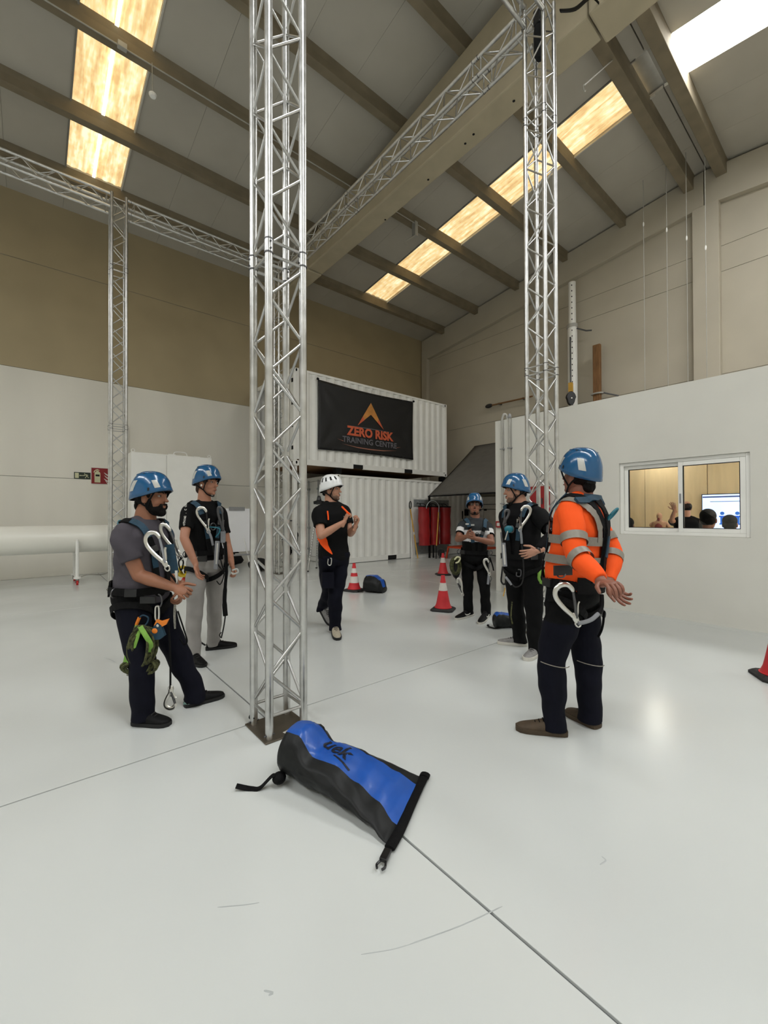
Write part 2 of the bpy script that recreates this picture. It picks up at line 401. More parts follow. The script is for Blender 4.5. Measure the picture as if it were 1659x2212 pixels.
# roof: sheet, panels one metre wide, roof lights in the same module, purlins
def slope_box(x0, x1, y0, y1, lo, hi):
    return MB().prism([(y0, roof_z(y0)+lo), (y1, roof_z(y1)+lo), (y1, roof_z(y1)+hi), (y0, roof_z(y0)+hi)], (x0, 0, 0), (0, 1, 0), (0, 0, 1), (x1-x0, 0, 0))
cb = slope_box(XL-.3, XG+.3, YR, YB+.3, .10, .22); cb2 = slope_box(XL-.3, XG+.3, YREAR-.3, YR-.0001, .10, .22); cb.add(cb2.v, cb2.f)
ceil_ = struct(obj('ceiling', cb, 'roof_joint'), 'grey panel roof with concrete purlins and translucent roof lights')
for k in range(-14, 13):
    x0 = max(XL, .53+k); x1 = min(XG, .53+k+1)
    if x1-x0 < .05: continue
    if k in (-8, 0, 8):
        obj('roof_panel', slope_box(x0+.002, x1-.002, 11.2, YB, 0, .06), 'roof', ceil_)
    else:
        obj('roof_panel', slope_box(x0+.002, x1-.002, YR+.01, YB, 0, .06), 'roof', ceil_)
    if k in (-8, 0, 8):
        obj('roof_panel', slope_box(x0+.002, x1-.002, YREAR, -6.2, 0, .06), 'roof', ceil_)
    else:
        obj('roof_panel', slope_box(x0+.002, x1-.002, YREAR, YR-.01, 0, .06), 'roof', ceil_)
def skylight(x0, x1, y0, y1, m):
    prof = []; n = 5; wdt = x1-x0
    for i in range(n):
        c = (i+.5)/n*wdt
        prof += [(c-.055, 0.0), (c-.028, .014), (c+.028, .014), (c+.055, 0.0)]
    prof = [(0, 0)]+prof+[(wdt, 0)]
    mb = MB(); P0 = []; ys = [y0, (y0+y1)/2, y1]
    for y in ys: P0.append([V(x0+a, y, roof_z(y)+.045-b) for a, b in prof])
    mb.loft(P0, cap=False, closed=False)
    return obj('skylight', mb, m, ceil_)
skylight(.535, 1.525, 3.0, 11.2, 'sky_dirty'); skylight(8.535, 9.525, 3.0, 11.2, 'sky_dirty')
for x in (-7.465, .535, 8.535): skylight(x, x+.99, -6.2, 2.45, 'sky_clean')
skylight(-7.465, -6.475, 3.0, 11.2, 'sky_clean')  # unseen strip on the near slope, added to light the hall's left and back
obj('light_gap', slope_box(.985, 1.04, 3.0, 11.2, .002, .008), 'sky_line', ceil_)
for x in (.515, 1.54, 8.52, 9.54):
    obj('flashing', slope_box(x-.014, x+.014, 2.9, 11.25, -.028, .01), 'lamp_body' if x in (1.54, 9.54) else 'roof_joint', ceil_)
def purlin(yn, w_=.19, h=.25):
    z = roof_z(yn+w_/2)
    mb = MB(); mb.prism([(yn, z+.03), (yn+.02, z-.10), (yn+.015, z-h), (yn+w_-.015, z-h), (yn+w_-.02, z-.10), (yn+w_, z+.03)], (XL, 0, 0), (0, 1, 0), (0, 0, 1), (XG-.02-XL, 0, 0))
    return obj('purlin', mb, 'concrete', ceil_, bevel=.008)
for y in (11.2, 9.56, 7.86, 6.18, 4.53): purlin(y)
purlin(2.98, .24, .34); purlin(2.33, .24, .34)
for y in (.6, -1.1, -2.8, -4.5, -6.2): purlin(y)
# small conduits and hooks on the purlins
obj('conduit', MB().tube([V(-3, 7.88, roof_z(7.9)-.262), V(5.6, 7.88, roof_z(7.9)-.262)], .012, 6), 'conduit', ceil_)
obj('junction_box', MB().box(1.02, 1.15, 7.80, 7.88, roof_z(7.9)-.33, roof_z(7.9)-.24), 'conduit', ceil_, bevel=.006)
obj('conduit', MB().tube([V(6.12, 7.80, roof_z(7.9)-.27), V(8.0, 7.80, roof_z(7.9)-.27)], .012, 6), 'conduit', ceil_)
for px_, py_, yy in [((330, 205), None, 7.75), ((719, 540), None, 7.7)]: pass
pd = onY(330, 203, 7.80); t = thing('smoke_detector', 'small white round detector hanging on a thin rod below the purlin', 'detector', (pd.x, pd.y, pd.z-.03))
obj('rod', MB().tube([V(pd.x, pd.y, pd.z), V(pd.x, pd.y+.06, roof_z(7.9)-.24)], .006, 6), 'conduit', t)
obj('head', MB().lathe([(.012, .05), (.035, .04), (.06, .015), (.06, 0), (.045, -.03), (.01, -.035)], (pd.x, pd.y, pd.z-.02), 16), 'white_steel', t, True)
for (a, b, Y) in [((898, 507), (876, 521), 7.80), ((1325, 128), (1262, 184), 3.05)]:
    p, q = onY(*a, Y), onY(*b, Y)
    lab = 'thin grey hanger arm between the roof beam and the row of right-hand roof lights' if a[0] < 1000 else 'thin grey hanger arm beside the ridge purlin at top right'
    t = thing('hanger_arm', lab, 'bracket', q)
    obj('arm', MB().tube([p, q], .012, 6), 'conduit', t); obj('hook', MB().tube([q+V(.04*math.cos(k), 0, .05*math.sin(k)-.05) for k in np.linspace(1.5, 6.2, 9)], .008, 6), 'conduit', t)
    obj('plate', MB().box(p.x-.05, p.x+.05, p.y-.03, p.y+.09, p.z-.03, roof_z(p.y)-.23), 'conduit', t)

# main roof beam on its own
rb = thing('roof_beam', 'deep beige concrete roof beam running overhead from the back wall', 'beam', (5.87, 7.0, 8.04))
def beam_seg(y0, y1, x0, x1, zb):
    ys = [y0] + ([YR] if y0 < YR < y1 else []) + [y1]
    poly = [(y0, zb), (y1, zb)] + [(y, roof_z(y)-.26) for y in ys[::-1]]
    return MB().prism(poly, (x0, 0, 0), (0, 1, 0), (0, 0, 1), (x1-x0, 0, 0))
obj('end_block', beam_seg(9.93, YB, 5.66, 6.10, 8.02), 'beam', rb, bevel=.03)
obj('beam_body', beam_seg(2.50, 9.90, 5.65, 6.10, 8.04), 'beam', rb, bevel=.03)
obj('ridge_block', beam_seg(YREAR, 2.47, 5.60, 6.16, 8.0), 'beam', rb, bevel=.03)
for q in [(833, 475), (925, 388), (1005, 310), (1023, 290), (1110, 218)]:
    p = fl(*q, 8.04)
    obj('socket', MB().lathe([(.001, -.004), (.022, -.004), (.022, .01), (.001, .01)], (min(6.05, max(5.72, p.x)), p.y, 8.04), 10), 'dark', rb)

# training room behind the white partition
XP, YE = 6.63, 4.68
wy0, wy1, wz0, wz1 = 1.05, 2.525, 1.115, 2.155
pm = MB().box(XP, XP+.12, -4.2, wy0, 0, 3.15).box(XP, XP+.12, wy1, YE, 0, 3.15).box(XP, XP+.12, wy0, wy1, 0, wz0).box(XP, XP+.12, wy0, wy1, wz1, 3.15)
wp = struct(obj('wall_partition', pm, 'partition'), 'smooth white partition wall with a sliding window')
struct(obj('wall_partition_end', MB().box(XP+.121, 10.56, YE-.12, YE, 0, 3.15), 'partition'))
struct(obj('wall_partition_front', MB().box(XP+.121, 10.56, -4.2, -4.08, 0, 3.15), 'partition'))
wroom = struct(obj('wall_room', MB().box(10.42, 10.54, -4.07, YE-.13, 0, 3.0), 'ply_dark'), 'plywood lined wall inside the training room')
for i in range(8):
    y1_ = YE-.14-i*1.12; y0_ = max(-4.05, y1_-1.11)
    obj('ply_panel', MB().box(10.395 - (.01 if i % 2 else 0), 10.42, y0_, y1_, 0.02, 2.98), 'ply', wroom)
struct(obj('ceiling_room', MB().box(XP+.121, 10.56, -4.2, YE, 3.001, 3.15), 'partition'))
lp = []
for i, (x, y) in enumerate([(9.95, 3.1), (8.7, .1), (8.7, -1.9)]):
    t = thing('ceiling_lamp', ['small square led panel on the training room ceiling near its plywood wall', 'long led panel in the middle of the training room ceiling', 'long led panel at the far end of the training room ceiling'][i], 'lamp', (x, y, 2.95), 'led panels in the training room')
    hx, hy = (.25, .17) if i == 0 else (.62, .32)
    obj('housing', MB().box(x-hx, x+hx, y-hy, y+hy, 2.965, 3.0), 'lamp_body', t); obj('diffuser', MB().box(x-hx+.02, x+hx-.02, y-hy+.02, y+hy-.02, 2.955, 2.9649), 'panel_led', t)
# sliding window
win = struct(thing('window_1', 'white aluminium sliding window with two panes', 'window', (XP, (wy0+wy1)/2, wz0))); del win['category']
fx0, fx1 = XP+.035, XP+.105
def frame_rect(y0, y1, z0, z1, w_, x0, x1):
    return MB().box(x0, x1, y0, y0+w_, z0, z1).box(x0, x1, y1-w_, y1, z0, z1).box(x0, x1, y0+w_, y1-w_, z0, z0+w_).box(x0, x1, y0+w_, y1-w_, z1-w_, z1)
obj('window_frame', frame_rect(wy0+.001, wy1-.001, wz0+.001, wz1-.001, .045, XP+.03, XP+.11), 'white_steel', win, bevel=.004)
for nm, a, b, xo, m_ in [('sash', 1.745, wy1-.047, .075, .055), ('sash', wy0+.047, 1.80, .038, .058)]:
    s = obj(nm, frame_rect(a, b, wz0+.047, wz1-.047, m_, XP+xo, XP+xo+.032), 'white_steel', win, bevel=.004)
    g_ = frame_rect(a+m_-.004, b-m_+.004, wz0+.047+m_-.004, wz1-.047-m_+.004, .008, XP+xo-.001, XP+xo+.033)
    obj('gasket', g_, 'black', s)
    obj('pane', MB().box(XP+xo+.013, XP+xo+.018, a+m_, b-m_, wz0+.047+m_, wz1-.047-m_), 'glass', s)
obj('latch', MB().box(XP+.03, XP+.04, 1.765, 1.785, 1.55, 1.68), 'grey_plastic', win)

# ------------------------------------------------------------------ aluminium trusses
CH, CR_, BR_ = 0.120, 0.0255, 0.0095
HALF = 0.2383
corners = [V(-CH, -CH, 0), V(CH, -CH, 0), V(CH, CH, 0), V(-CH, CH, 0)]
def zmesh(L, r, n=10, name='m', m='alu'):
    mb = MB().tube([V(0, 0, 0), V(0, 0, L)], r, n, up=(1, 0, 0)); me = bpy.data.meshes.new(name); me.from_pydata(mb.v, [], mb.f); fixn(me); me.materials.append(MATS[m])
    me.shade_smooth()
    try: me.set_sharp_from_angle(angle=R(50))
    except Exception: pass
    return me
ME_DIAG = zmesh(math.hypot(2*CH, HALF), BR_, 8, 'brace_mesh', 'alu_brace'); ME_RING = zmesh(2*CH, BR_, 8, 'rung_mesh', 'alu_brace')
ME_SLEEVE = zmesh(.085, CR_+.0022, 12, 'sleeve_mesh', 'alu'); ME_PIN = zmesh(.066, .0065, 6, 'pin_mesh', 'metal_dark'); ME_COLLAR = zmesh(.008, CR_+.004, 12, 'collar_mesh', 'metal_dark')
ME_CH = {}
def place(me, name, parent, a, b):
    d = (V(b)-V(a)).normalized(); q = V(0, 0, 1).rotation_difference(d)
    o = bpy.data.objects.new(name, me); COL.objects.link(o); o.parent = parent; o.location = a; o.rotation_euler = q.to_euler(); return o
def truss(root, mods, phase=0, couplers=True):
    """mods: list of (z0, z1) along the local z of the root"""
    for mi, (z0, z1) in enumerate(mods):
        L = round(z1-z0, 3)
        if L not in ME_CH: ME_CH[L] = zmesh(L, CR_, 14, 'chord_mesh', 'alu')
        for c in corners: place(ME_CH[L], 'chord', root, c+V(0, 0, z0), c+V(0, 0, z1))
        n = max(1, int((L-.12)/HALF)); off = (L-n*HALF)/2
        for k in range(4):
            a, b = corners[k], corners[(k+1) % 4]
            for z in (z0+off-.025, z1-off+.025): place(ME_RING, 'rung', root, a+V(0, 0, z), b+V(0, 0, z))
            for i in range(n):
                s, e = (a, b) if (i+k+phase) % 2 == 0 else (b, a)
                zz = z0+off+i*HALF
                place(ME_DIAG, 'brace', root, s+V(0, 0, zz), e+V(0, 0, zz+HALF))
        if couplers and mi > 0:
            for j, c in enumerate(corners):
                place(ME_SLEEVE, 'coupler', root, c+V(0, 0, z0-.0425), c+V(0, 0, z0+.0425))
                for dz in (-.046, .040): place(ME_COLLAR, 'collar', root, c+V(0, 0, z0+dz), c+V(0, 0, z0+dz+.008))
                dr = V(1, 0, 0) if j % 2 else V(0, 1, 0)
                for dz in (-.022, .022): place(ME_PIN, 'pin', root, c-dr*.033+V(0, 0, z0+dz), c+dr*.033+V(0, 0, z0+dz))
def tower(x, y, label, phase=0, top=7.52):
    t = thing('truss_tower', label, 'truss', (x, y, 0))
    truss(t, [(.10, 3.10), (3.10, 6.10), (6.10, top)], phase)
    obj('base_plate', MB().box(x-.165, x+.165, y-.165, y+.165, 0, .010), 'steel_plate', t, bevel=.012)
    for c in corners:
        obj('foot', MB().lathe([(.021, .010), (.021, .03), (.0255, .045), (.0255, .10)], (x+c.x, y+c.y, 0), 14), 'alu', t, True)
        obj('bolt', MB().tube([V(x+c.x-.034, y+c.y-.0, .03), V(x+c.x+.034, y+c.y, .03)], .006, 6), 'metal_dark', t)
    return t
T1 = tower(1.257, 2.605, 'nearest aluminium truss tower standing beside the blue and black dry bag', 1)
obj('sticker', MB().obox((1.285, 2.49, .0106), (.045, .012, 0), (-.006, .02, 0), (0, 0, .0004)), 'print_white', T1)
obj('cable', MB().tube(bez([V(1.13, 2.70, .06), V(1.115, 2.745, .05), V(1.14, 2.775, .055), V(1.165, 2.75, .045)], 6), .005, 6), 'black', T1)
T2 = tower(1.245, 9.43, 'slim aluminium truss tower by the fire extinguisher sign on the left wall', 1)
T3 = tower(4.64, 2.62, 'aluminium truss tower rising behind the man in orange', 1)
T4 = tower(4.64, 9.45, 'far aluminium truss tower in front of the stacked containers', 1)
def hbeam(p, axis, mods, label, phase=0):
    t = thing('truss_beam', label, 'truss', p)
    t.rotation_euler = V(0, 0, 1).rotation_difference(V(axis)).to_euler()
    truss(t, mods, phase); return t
hbeam((-4.2, 9.44, 7.36), (1, 0, 0), [(0, 3.0), (3.0, 5.30), (5.60, 8.70)], 'horizontal aluminium truss beam below the left roof light', 0)
hbeam((4.64, 2.77, 7.36), (0, 1, 0), [(0, .7), (.7, 3.7), (3.7, 6.53)], 'horizontal aluminium truss beam running alongside the concrete roof beam', 0)
hbeam((1.41, 2.61, 7.36), (1, 0, 0), [(0, 3.08)], 'short horizontal aluminium truss beam at the top edge joining the two front towers', 0)
# hoist and strap at the head of the right tower
hz = thing('chain_hoist', 'black chain hoist bag hanging inside the head of the right truss tower', 'hoist', (4.64, 2.62, 6.86))
obj('chain_bag', MB().loft([[V(4.64+a*.07*s, 2.62+b*.06*s, z) for a, b in ((1, 0), (.7, .7), (0, 1), (-.7, .7), (-1, 0), (-.7, -.7), (0, -1), (.7, -.7))] for s, z in ((.6, 6.86), (1, 6.92), (1.05, 7.15), (.9, 7.24))]), 'dark', hz, True)
obj('hoist_body', MB().box(4.58, 4.70, 2.57, 2.67, 7.25, 7.44), 'black_plastic', hz, bevel=.02)
st = obj('ratchet_strap', MB().tube(bez([V(4.80, 2.44, 7.40), V(5.1, 2.40, 7.62), V(5.42, 2.36, 7.98), V(5.60, 2.33, 8.02)], 6), .022, 6, ry=.006), 'black'); tag(st, 'black strap running from the right truss tower up to the roof beam', 'strap')

# ------------------------------------------------------------------ shipping containers
def container(name, label, x0, y0, z0, doors_open=False):
    Lc, Wc, Hc = 6.058, 2.438, 2.591; x1, y1, z1 = x0+Lc, y0+Wc, z0+Hc
    t = thing(name, label, 'container', ((x0+x1)/2, (y0+y1)/2, z0), 'stacked shipping containers')
    W = 'white_paint'
    for x in (x0, x1-.10):
        for y in (y0, y1-.10): obj('corner_post', MB().box(x, x+.10, y, y+.10, z0+.118, z1-.118), W, t, bevel=.01)
    for x, sx in ((x0-.004, -1), (x1-.174, 1)):
        for y, sy in ((y0-.004, -1), (y1-.158, 1)):
            for z in (z0, z1-.118):
                c = obj('corner_casting', MB().box(x, x+.178, y, y+.162, z, z+.118), W, t, bevel=.012)
                if sy < 0:
                    obj('oval_hole', MB().prism([(.026*math.cos(k), .042*math.sin(k)) for k in np.linspace(0, 2*math.pi, 13)[:-1]], (x+.089, y-.0015, z+.059), (1, 0, 0), (0, 0, 1), (0, .002, 0)), 'dark', c)
                if sx < 0:
                    obj('oval_hole', MB().prism([(.024*math.cos(k), .042*math.sin(k)) for k in np.linspace(0, 2*math.pi, 13)[:-1]], (x-.0015, y+.08, z+.059), (0, 1, 0), (0, 0, 1), (.002, 0, 0)), 'dark', c)
    obj('top_rail', MB().box(x0+.17, x1-.17, y0, y0+.06, z1-.07, z1-.005), W, t, bevel=.006)
    obj('top_rail', MB().box(x0+.17, x1-.17, y1-.06, y1, z1-.07, z1-.005), W, t)
    p1, p2 = x0+1.95, x0+4.0
    for a, b in ((x0+.17, p1), (p1+.36, p2), (p2+.36, x1-.17)): obj('bottom_rail', MB().box(a, b, y0, y0+.05, z0+.012, z0+.165), W, t, bevel=.006)
    for p in (p1, p2):
        obj('fork_pocket', MB().box(p, p+.36, y0+.012, y0+.06, z0+.03, z0+.145), 'dark', t)
        obj('bottom_rail', MB().box(p, p+.36, y0, y0+.05, z0+.145, z0+.165), W, t)
    # corrugated long side
    prof = []; x = x0+.10; pit = .278
    while x < x1-.10-pit+.12:
        prof += [(x, 0), (x+.072, 0), (x+.072+.068, .036), (x+.072+.068+.07, .036)]; x += pit
    prof.append((x1-.10, .0)); prof = [(min(a, x1-.10), b) for a, b in prof]
    def side(yy, s): return MB().loft([[V(a, yy+s*b, z0+.15) for a, b in prof], [V(a, yy+s*b, z1-.05) for a, b in prof]], cap=False, closed=False)
    obj('side_panel', side(y0+.006, 1), W, t); obj('side_panel', side(y1-.006, -1), W, t)
    obj('container_floor', MB().box(x0+.05, x1-.05, y0+.05, y1-.05, z0+.06, z0+.15), 'wood', t)
    obj('container_roof', MB().box(x0+.05, x1-.05, y0+.04, y1-.04, z1-.03, z1-.012), W, t)
    obj('end_panel', MB().box(x1-.06, x1-.03, y0+.1, y1-.1, z0+.1, z1-.08), W, t)
    obj('door_header', MB().box(x0, x0+.08, y0+.1, y1-.1, z1-.13, z1-.01), W, t); obj('door_sill', MB().box(x0, x0+.08, y0+.1, y1-.1, z0+.01, z0+.14), W, t)
    def leaf(ya, yb, xx):
        d = obj('door', MB().box(xx, xx+.045, ya, yb, z0+.15, z1-.14), W, t, bevel=.006)
        for f in (.25, .75):
            yy = ya+(yb-ya)*f
            obj('locking_bar', MB().tube([V(xx-.035, yy, z0+.1), V(xx-.035, yy, z1-.1)], .017, 8), 'galvanised', d, True)
            for zz in (z0+.35, z0+1.0, z1-.4): obj('bracket', MB().box(xx-.055, xx, yy-.04, yy+.04, zz, zz+.06), 'galvanised', d)
        for zz in (z0+.5, z0+1.2, z0+1.9): obj('rib', MB().box(xx-.016, xx, ya+.06, yb-.06, zz, zz+.05), W, d)
    if not doors_open:
        leaf(y0+.105, (y0+y1)/2-.003, x0+.012); leaf((y0+y1)/2+.003, y1-.105, x0+.012)
    else:
        leaf(y0+.105, (y0+y1)/2-.25, x0+.012)
        for zz in (z0+.4, z0+1.0, z0+1.6, z0+2.2): obj('hinge', MB().box(x0-.02, x0+.012, y0+.02, y0+.085, zz, zz+.10), 'black', t)
        obj('inner_shade_sheet', MB().box(x0+1.4, x0+1.45, y0+.06, y1-.06, z0+.15, z1-.04), 'dark', t)  # near-black sheet standing in for the shade inside the open end
    for xx in np.arange(x0+.55, x1-.3, 1.05):
        obj('lashing_ring', MB().tube([V(xx+.02*math.sin(k), y0-.004, z1-.16+.035*math.cos(k)) for k in np.linspace(0, 2*math.pi, 11)], .006, 5), W, t)
    return t
YC = 10.07
CU = container('shipping_container', 'upper white shipping container carrying the black banner', 5.30, YC, 2.77, True)
CLo = container('shipping_container', 'lower white shipping container standing on the floor', 6.63, YC, 0.0)
for x, y, wh in ((6.75, YC+.1, 'front left'), (6.75, 12.35, 'back left'), (11.2, YC+.1, 'front right'), (11.2, 12.35, 'back right')):
    tag(obj('spacer_block', MB().box(x-.09, x+.09, y-.09, y+.09, 2.592, 2.769), 'black', bevel=.01), 'black spacer block at the %s between the two white containers' % wh, 'block', 'blocks between the containers')
pp = thing('support_post', 'white square steel post under the overhanging corner of the upper container', 'post', (5.37, 10.15, 0))
obj('shaft', MB().box(5.32, 5.42, 10.10, 10.20, .012, 2.75), 'white_paint', pp, bevel=.006); obj('foot_plate', MB().box(5.26, 5.48, 10.04, 10.26, 0, .012), 'white_paint', pp); obj('head_plate', MB().box(5.28, 5.46, 10.06, 10.24, 2.75, 2.7695), 'white_paint', pp)

# banner
bx0, bx1, bz0, bz1 = 6.02, 9.65, 3.235, 5.165; by = YC-.03
bn = thing('banner', 'black banner with an orange arrowhead and the words ZERO RISK TRAINING CENTRE', 'banner', ((bx0+bx1)/2, by, bz0))
def bfold(u, v):
    f = 0
    for cu, cv in ((0, 1), (1, 1), (0, 0), (1, 0)):
        dx, dz = (u-cu)*1.9, (v-cv); r_ = math.hypot(dx, dz); a = math.atan2(dz, dx)
        f += .016*math.sin(a*9+cu)*math.exp(-r_*2.2)*min(1, r_*8)
    return f
nu, nv = 44, 26; vs = []; fs = []
for j in range(nv+1):
    for i in range(nu+1):
        u, v = i/nu, j/nv
        sag = -.05*math.sin(math.pi*u)*(v) + .03*math.sin(math.pi*u)*(1-v)
        vs.append((bx0+(bx1-bx0)*u+.02*math.sin(math.pi*v)*(1 if u < .5 else -1)*abs(2*u-1), by-.012+bfold(u, v), bz0+(bz1-bz0)*v+sag))
for j in range(nv):
    for i in range(nu):
        a = j*(nu+1)+i; fs.append((a, a+1, a+nu+2, a+nu+1))
cl = MB().add(vs, fs); cloth = obj('cloth', cl, 'banner', bn, True, auto=False)
s_ = cloth.modifiers.new('s', 'SOLIDIFY'); s_.thickness = .003; s_.offset = 1
bcx = 7.86; fy = by-.036
B = lambda u, v: V(bcx+u, fy, 4.20+v)
ar = MB().prism([(0, .62), (.50, -.13), (0, .26), (-.50, -.13)], B(0, 0), (1, 0, 0), (0, 0, 1), (0, .004, 0)); obj('arrow_logo', ar, 'print_gold', bn)
obj('arrow_tip', MB().prism([(-.50, -.13), (-.25, .06), (-.30, .17)], B(0, -.001)-V(0, .002, 0), (1, 0, 0), (0, 0, 1), (0, .002, 0)), 'print_orange', bn)
obj('arrow_tip', MB().prism([(.50, -.13), (.30, .17), (.25, .06)], B(0, -.001)-V(0, .002, 0), (1, 0, 0), (0, 0, 1), (0, .002, 0)), 'print_orange', bn)
obj('rule', MB().prism([(-.82, -.005), (0, -.018), (.82, -.005), (0, .008)], B(0, -.17), (1, 0, 0), (0, 0, 1), (0, .003, 0)), 'print_grey', bn)
obj('lettering', text_mb('ZERO RISK', .36, B(0, -.44), (1.0, 0, 0), (0, 0, 1), bold=.016), 'print_orange', bn)
obj('lettering', text_mb('TRAINING CENTRE', .235, B(0, -.665), (1.0, 0, 0), (0, 0, 1), bold=.006, spacing=1.03), 'print_grey', bn)
obj('swoosh', MB().prism([(-1.05, -.78+.05), (-.5, -.80), (0, -.815), (.5, -.80), (1.05, -.73), (.5, -.775), (0, -.785), (-.5, -.775)], B(0, 0), (1, 0, 0), (0, 0, 1), (0, .003, 0)), 'print_copper', bn)
for s in (-1, 1): obj('swoosh', MB().prism([(s*1.22, -.60), (s*1.02, -.655), (s*1.0, -.64)], B(0, 0), (1, 0, 0), (0, 0, 1), (0, .003, 0)), 'print_copper', bn)
for u in np.linspace(0, 1, 9):
    for v in (0, 1):
        sag = -.05*math.sin(math.pi*u)*(v) + .03*math.sin(math.pi*u)*(1-v)
        obj('eyelet', MB().lathe([(.008, 0), (.022, 0), (.022, .004), (.008, .004)], (bx0+.03+(bx1-bx0-.06)*u, by-.028, bz0+.03+(bz1-bz0-.06)*v+sag), 8), 'metal_dark', bn)
for u, v in ((bx0-.01, bz1+.01), (bx1+.01, bz1+.01)):
    obj('corner_tie', MB().ell((u, by-.03, v), (.045, 0, 0), (0, .03, 0), (0, 0, .035), 8, 6), 'black', bn)

# ------------------------------------------------------------------ dry bags on the floor
def superring(c, ax, az, a, h, n=40, e=2.4, z0=0.0, flat=.35):
    """cross-section resting on the floor: half width a along ax, height h along z"""
    out = []
    for k in range(n):
        t = 2*math.pi*k/n; cx, sx = math.cos(t), math.sin(t)
        x = math.copysign(abs(cx)**(2/e), cx)*a; z = math.copysign(abs(sx)**(2/e), sx)
        z = (z*.5+.5)*h
        out.append(c+ax*x+az*(z+z0))
    return out
def dry_bag(label, B0, B1, stations, blue=(50, 118), n=48, dent=True, seed=1, endpr=None):
    B0 = V(B0); B1 = V(B1); ax_ = (B1-B0); L = ax_.length; d = ax_.normalized(); pr = V(-d.y, d.x, 0)
    if pr.dot(FW) < 0: pr = -pr          # positive = away from the camera
    t = thing('dry_bag', label, 'bag', V((B0.x+B1.x)/2, (B0.y+B1.y)/2, 0))
    S = 30; rings = []
    st = stations
    def interp(s, k):
        for (a, b) in zip(st[:-1], st[1:]):
            if a[0] <= s <= b[0]:
                f = (s-a[0])/(b[0]-a[0]); f = f*f*(3-2*f); return a[k]+(b[k]-a[k])*f
        return st[-1][k]
    for i in range(S+1):
        s = i/S; a, h, e, off = (interp(s, k) for k in (1, 2, 3, 4))
        pr_s = pr if endpr is None else pr.lerp(V(endpr), s*s).normalized(); c = B0+ax_*s+pr_s*off; ring = superring(c, pr_s, UPZ, a, h, n, e, .002)
        if dent:
            r2 = []
            for k, p in enumerate(ring):
                q = V(s*3.2+seed, math.cos(2*math.pi*k/n)*1.6, math.sin(2*math.pi*k/n)*1.6)
                f = noise.noise(q*1.7)*.5 + (abs(noise.noise(q*3.1+V(3, 1, 2)))-.25)*.55
                cc = c+UPZ*(h*.5); w_ = (p-cc)
                amp = .035*min(1, s*6)*(1-s*.6)*(1 if p.z > .02 else .15)
                p = p + w_.normalized()*(f*amp); p.z = max(.002, p.z); r2.append(p)
            ring = r2
        rings.append(ring)
    def inblue(k, s=0):
        a = 360*(k+.5)/n; return blue[0] <= a <= blue[1]
    mbk, mbl = MB(), MB()
    for i in range(S):
        for k in range(n):
            q = [rings[i][k], rings[i][(k+1) % n], rings[i+1][(k+1) % n], rings[i+1][k]]
            (mbl if inblue(k) else mbk).add(q, [(0, 1, 2, 3)])
    mbk.add(rings[0], [tuple(range(n))]); mbk.add(rings[-1], [tuple(range(n-1, -1, -1))])
    for nm, mb, m in (('bag_body', mbk, 'bag_black'), ('blue_panel', mbl, 'bag_blue')):
        o = obj(nm, mb, m, t, True, auto=False)
        bm = bmesh.new(); bm.from_mesh(o.data); bmesh.ops.remove_doubles(bm, verts=bm.verts, dist=1e-5); bmesh.ops.recalc_face_normals(bm, faces=bm.faces); bm.to_mesh(o.data); bm.free(); o.data.shade_smooth()
        if nm == 'blue_panel': o['label'] = 'blue panel'
    return t, d, pr, rings, L
bag, bd, bp, brings, bL = dry_bag('large blue and black roll-top dry bag lying in the foreground', (1.105, 2.125, 0), (1.365, 1.475, 0),
    [(0, .118, .225, 2.0, 0), (.04, .145, .258, 2.05, 0), (.16, .152, .26, 2.2, 0), (.32, .154, .175, 2.2, -.01), (.5, .170, .175, 2.1, -.005), (.68, .19, .13, 2.1, 0), (.84, .215, .085, 2.1, .003), (1, .245, .022, 2.4, .003)], blue=(52, 122), seed=2.6, endpr=(.88, .475, 0))
bp = V(.88, .475, 0).normalized(); bd = V(bp.y, -bp.x, 0); ctr = V(1.372, 1.462, .018)
ra, rb_ = ctr-bp*.262, ctr+bp*.262
rt = obj('roll_top', MB().tube(bez([ra, ctr-bp*.15+bd*.006, ctr+bp*.10, rb_], 6), .010, 10, ry=.024), 'webbing', bag, True)
e_ = ra-bp*.045
bk = obj('buckle', MB().obox(e_+V(0, 0, .004), bp*.030, bd*.016, (0, 0, .008)), 'black_plastic', bag, bevel=.003)
for s in (-1, 1): obj('prong', MB().tube(bez([e_-bp*.025+bd*.010*s, e_-bp*.05+bd*.018*s, e_-bp*.066+bd*.010*s], 4), .005, 6), 'black_plastic', bk)
obj('roll_end', MB().tube([rb_-bp*.02, rb_+bp*.012], .014, 10, ry=.027), 'webbing', bag)
# carrying strap trailing to the left
kn = V(.985, 2.035, .04); le = fl(510, 1707)
obj('strap_keeper', MB().ell(kn, V(.035, -.01, 0), V(.012, .035, 0), V(0, 0, .028), 12, 8), 'webbing', bag, True)
obj('strap', MB().tube(bez([kn, V(.955, 2.045, .06), V(.895, 2.07, .008), V(.86, 2.10, .004), V(le.x, le.y, .022)], 7), .003, 6, ry=.018, up=(0, 0, 1)), 'webbing', bag)
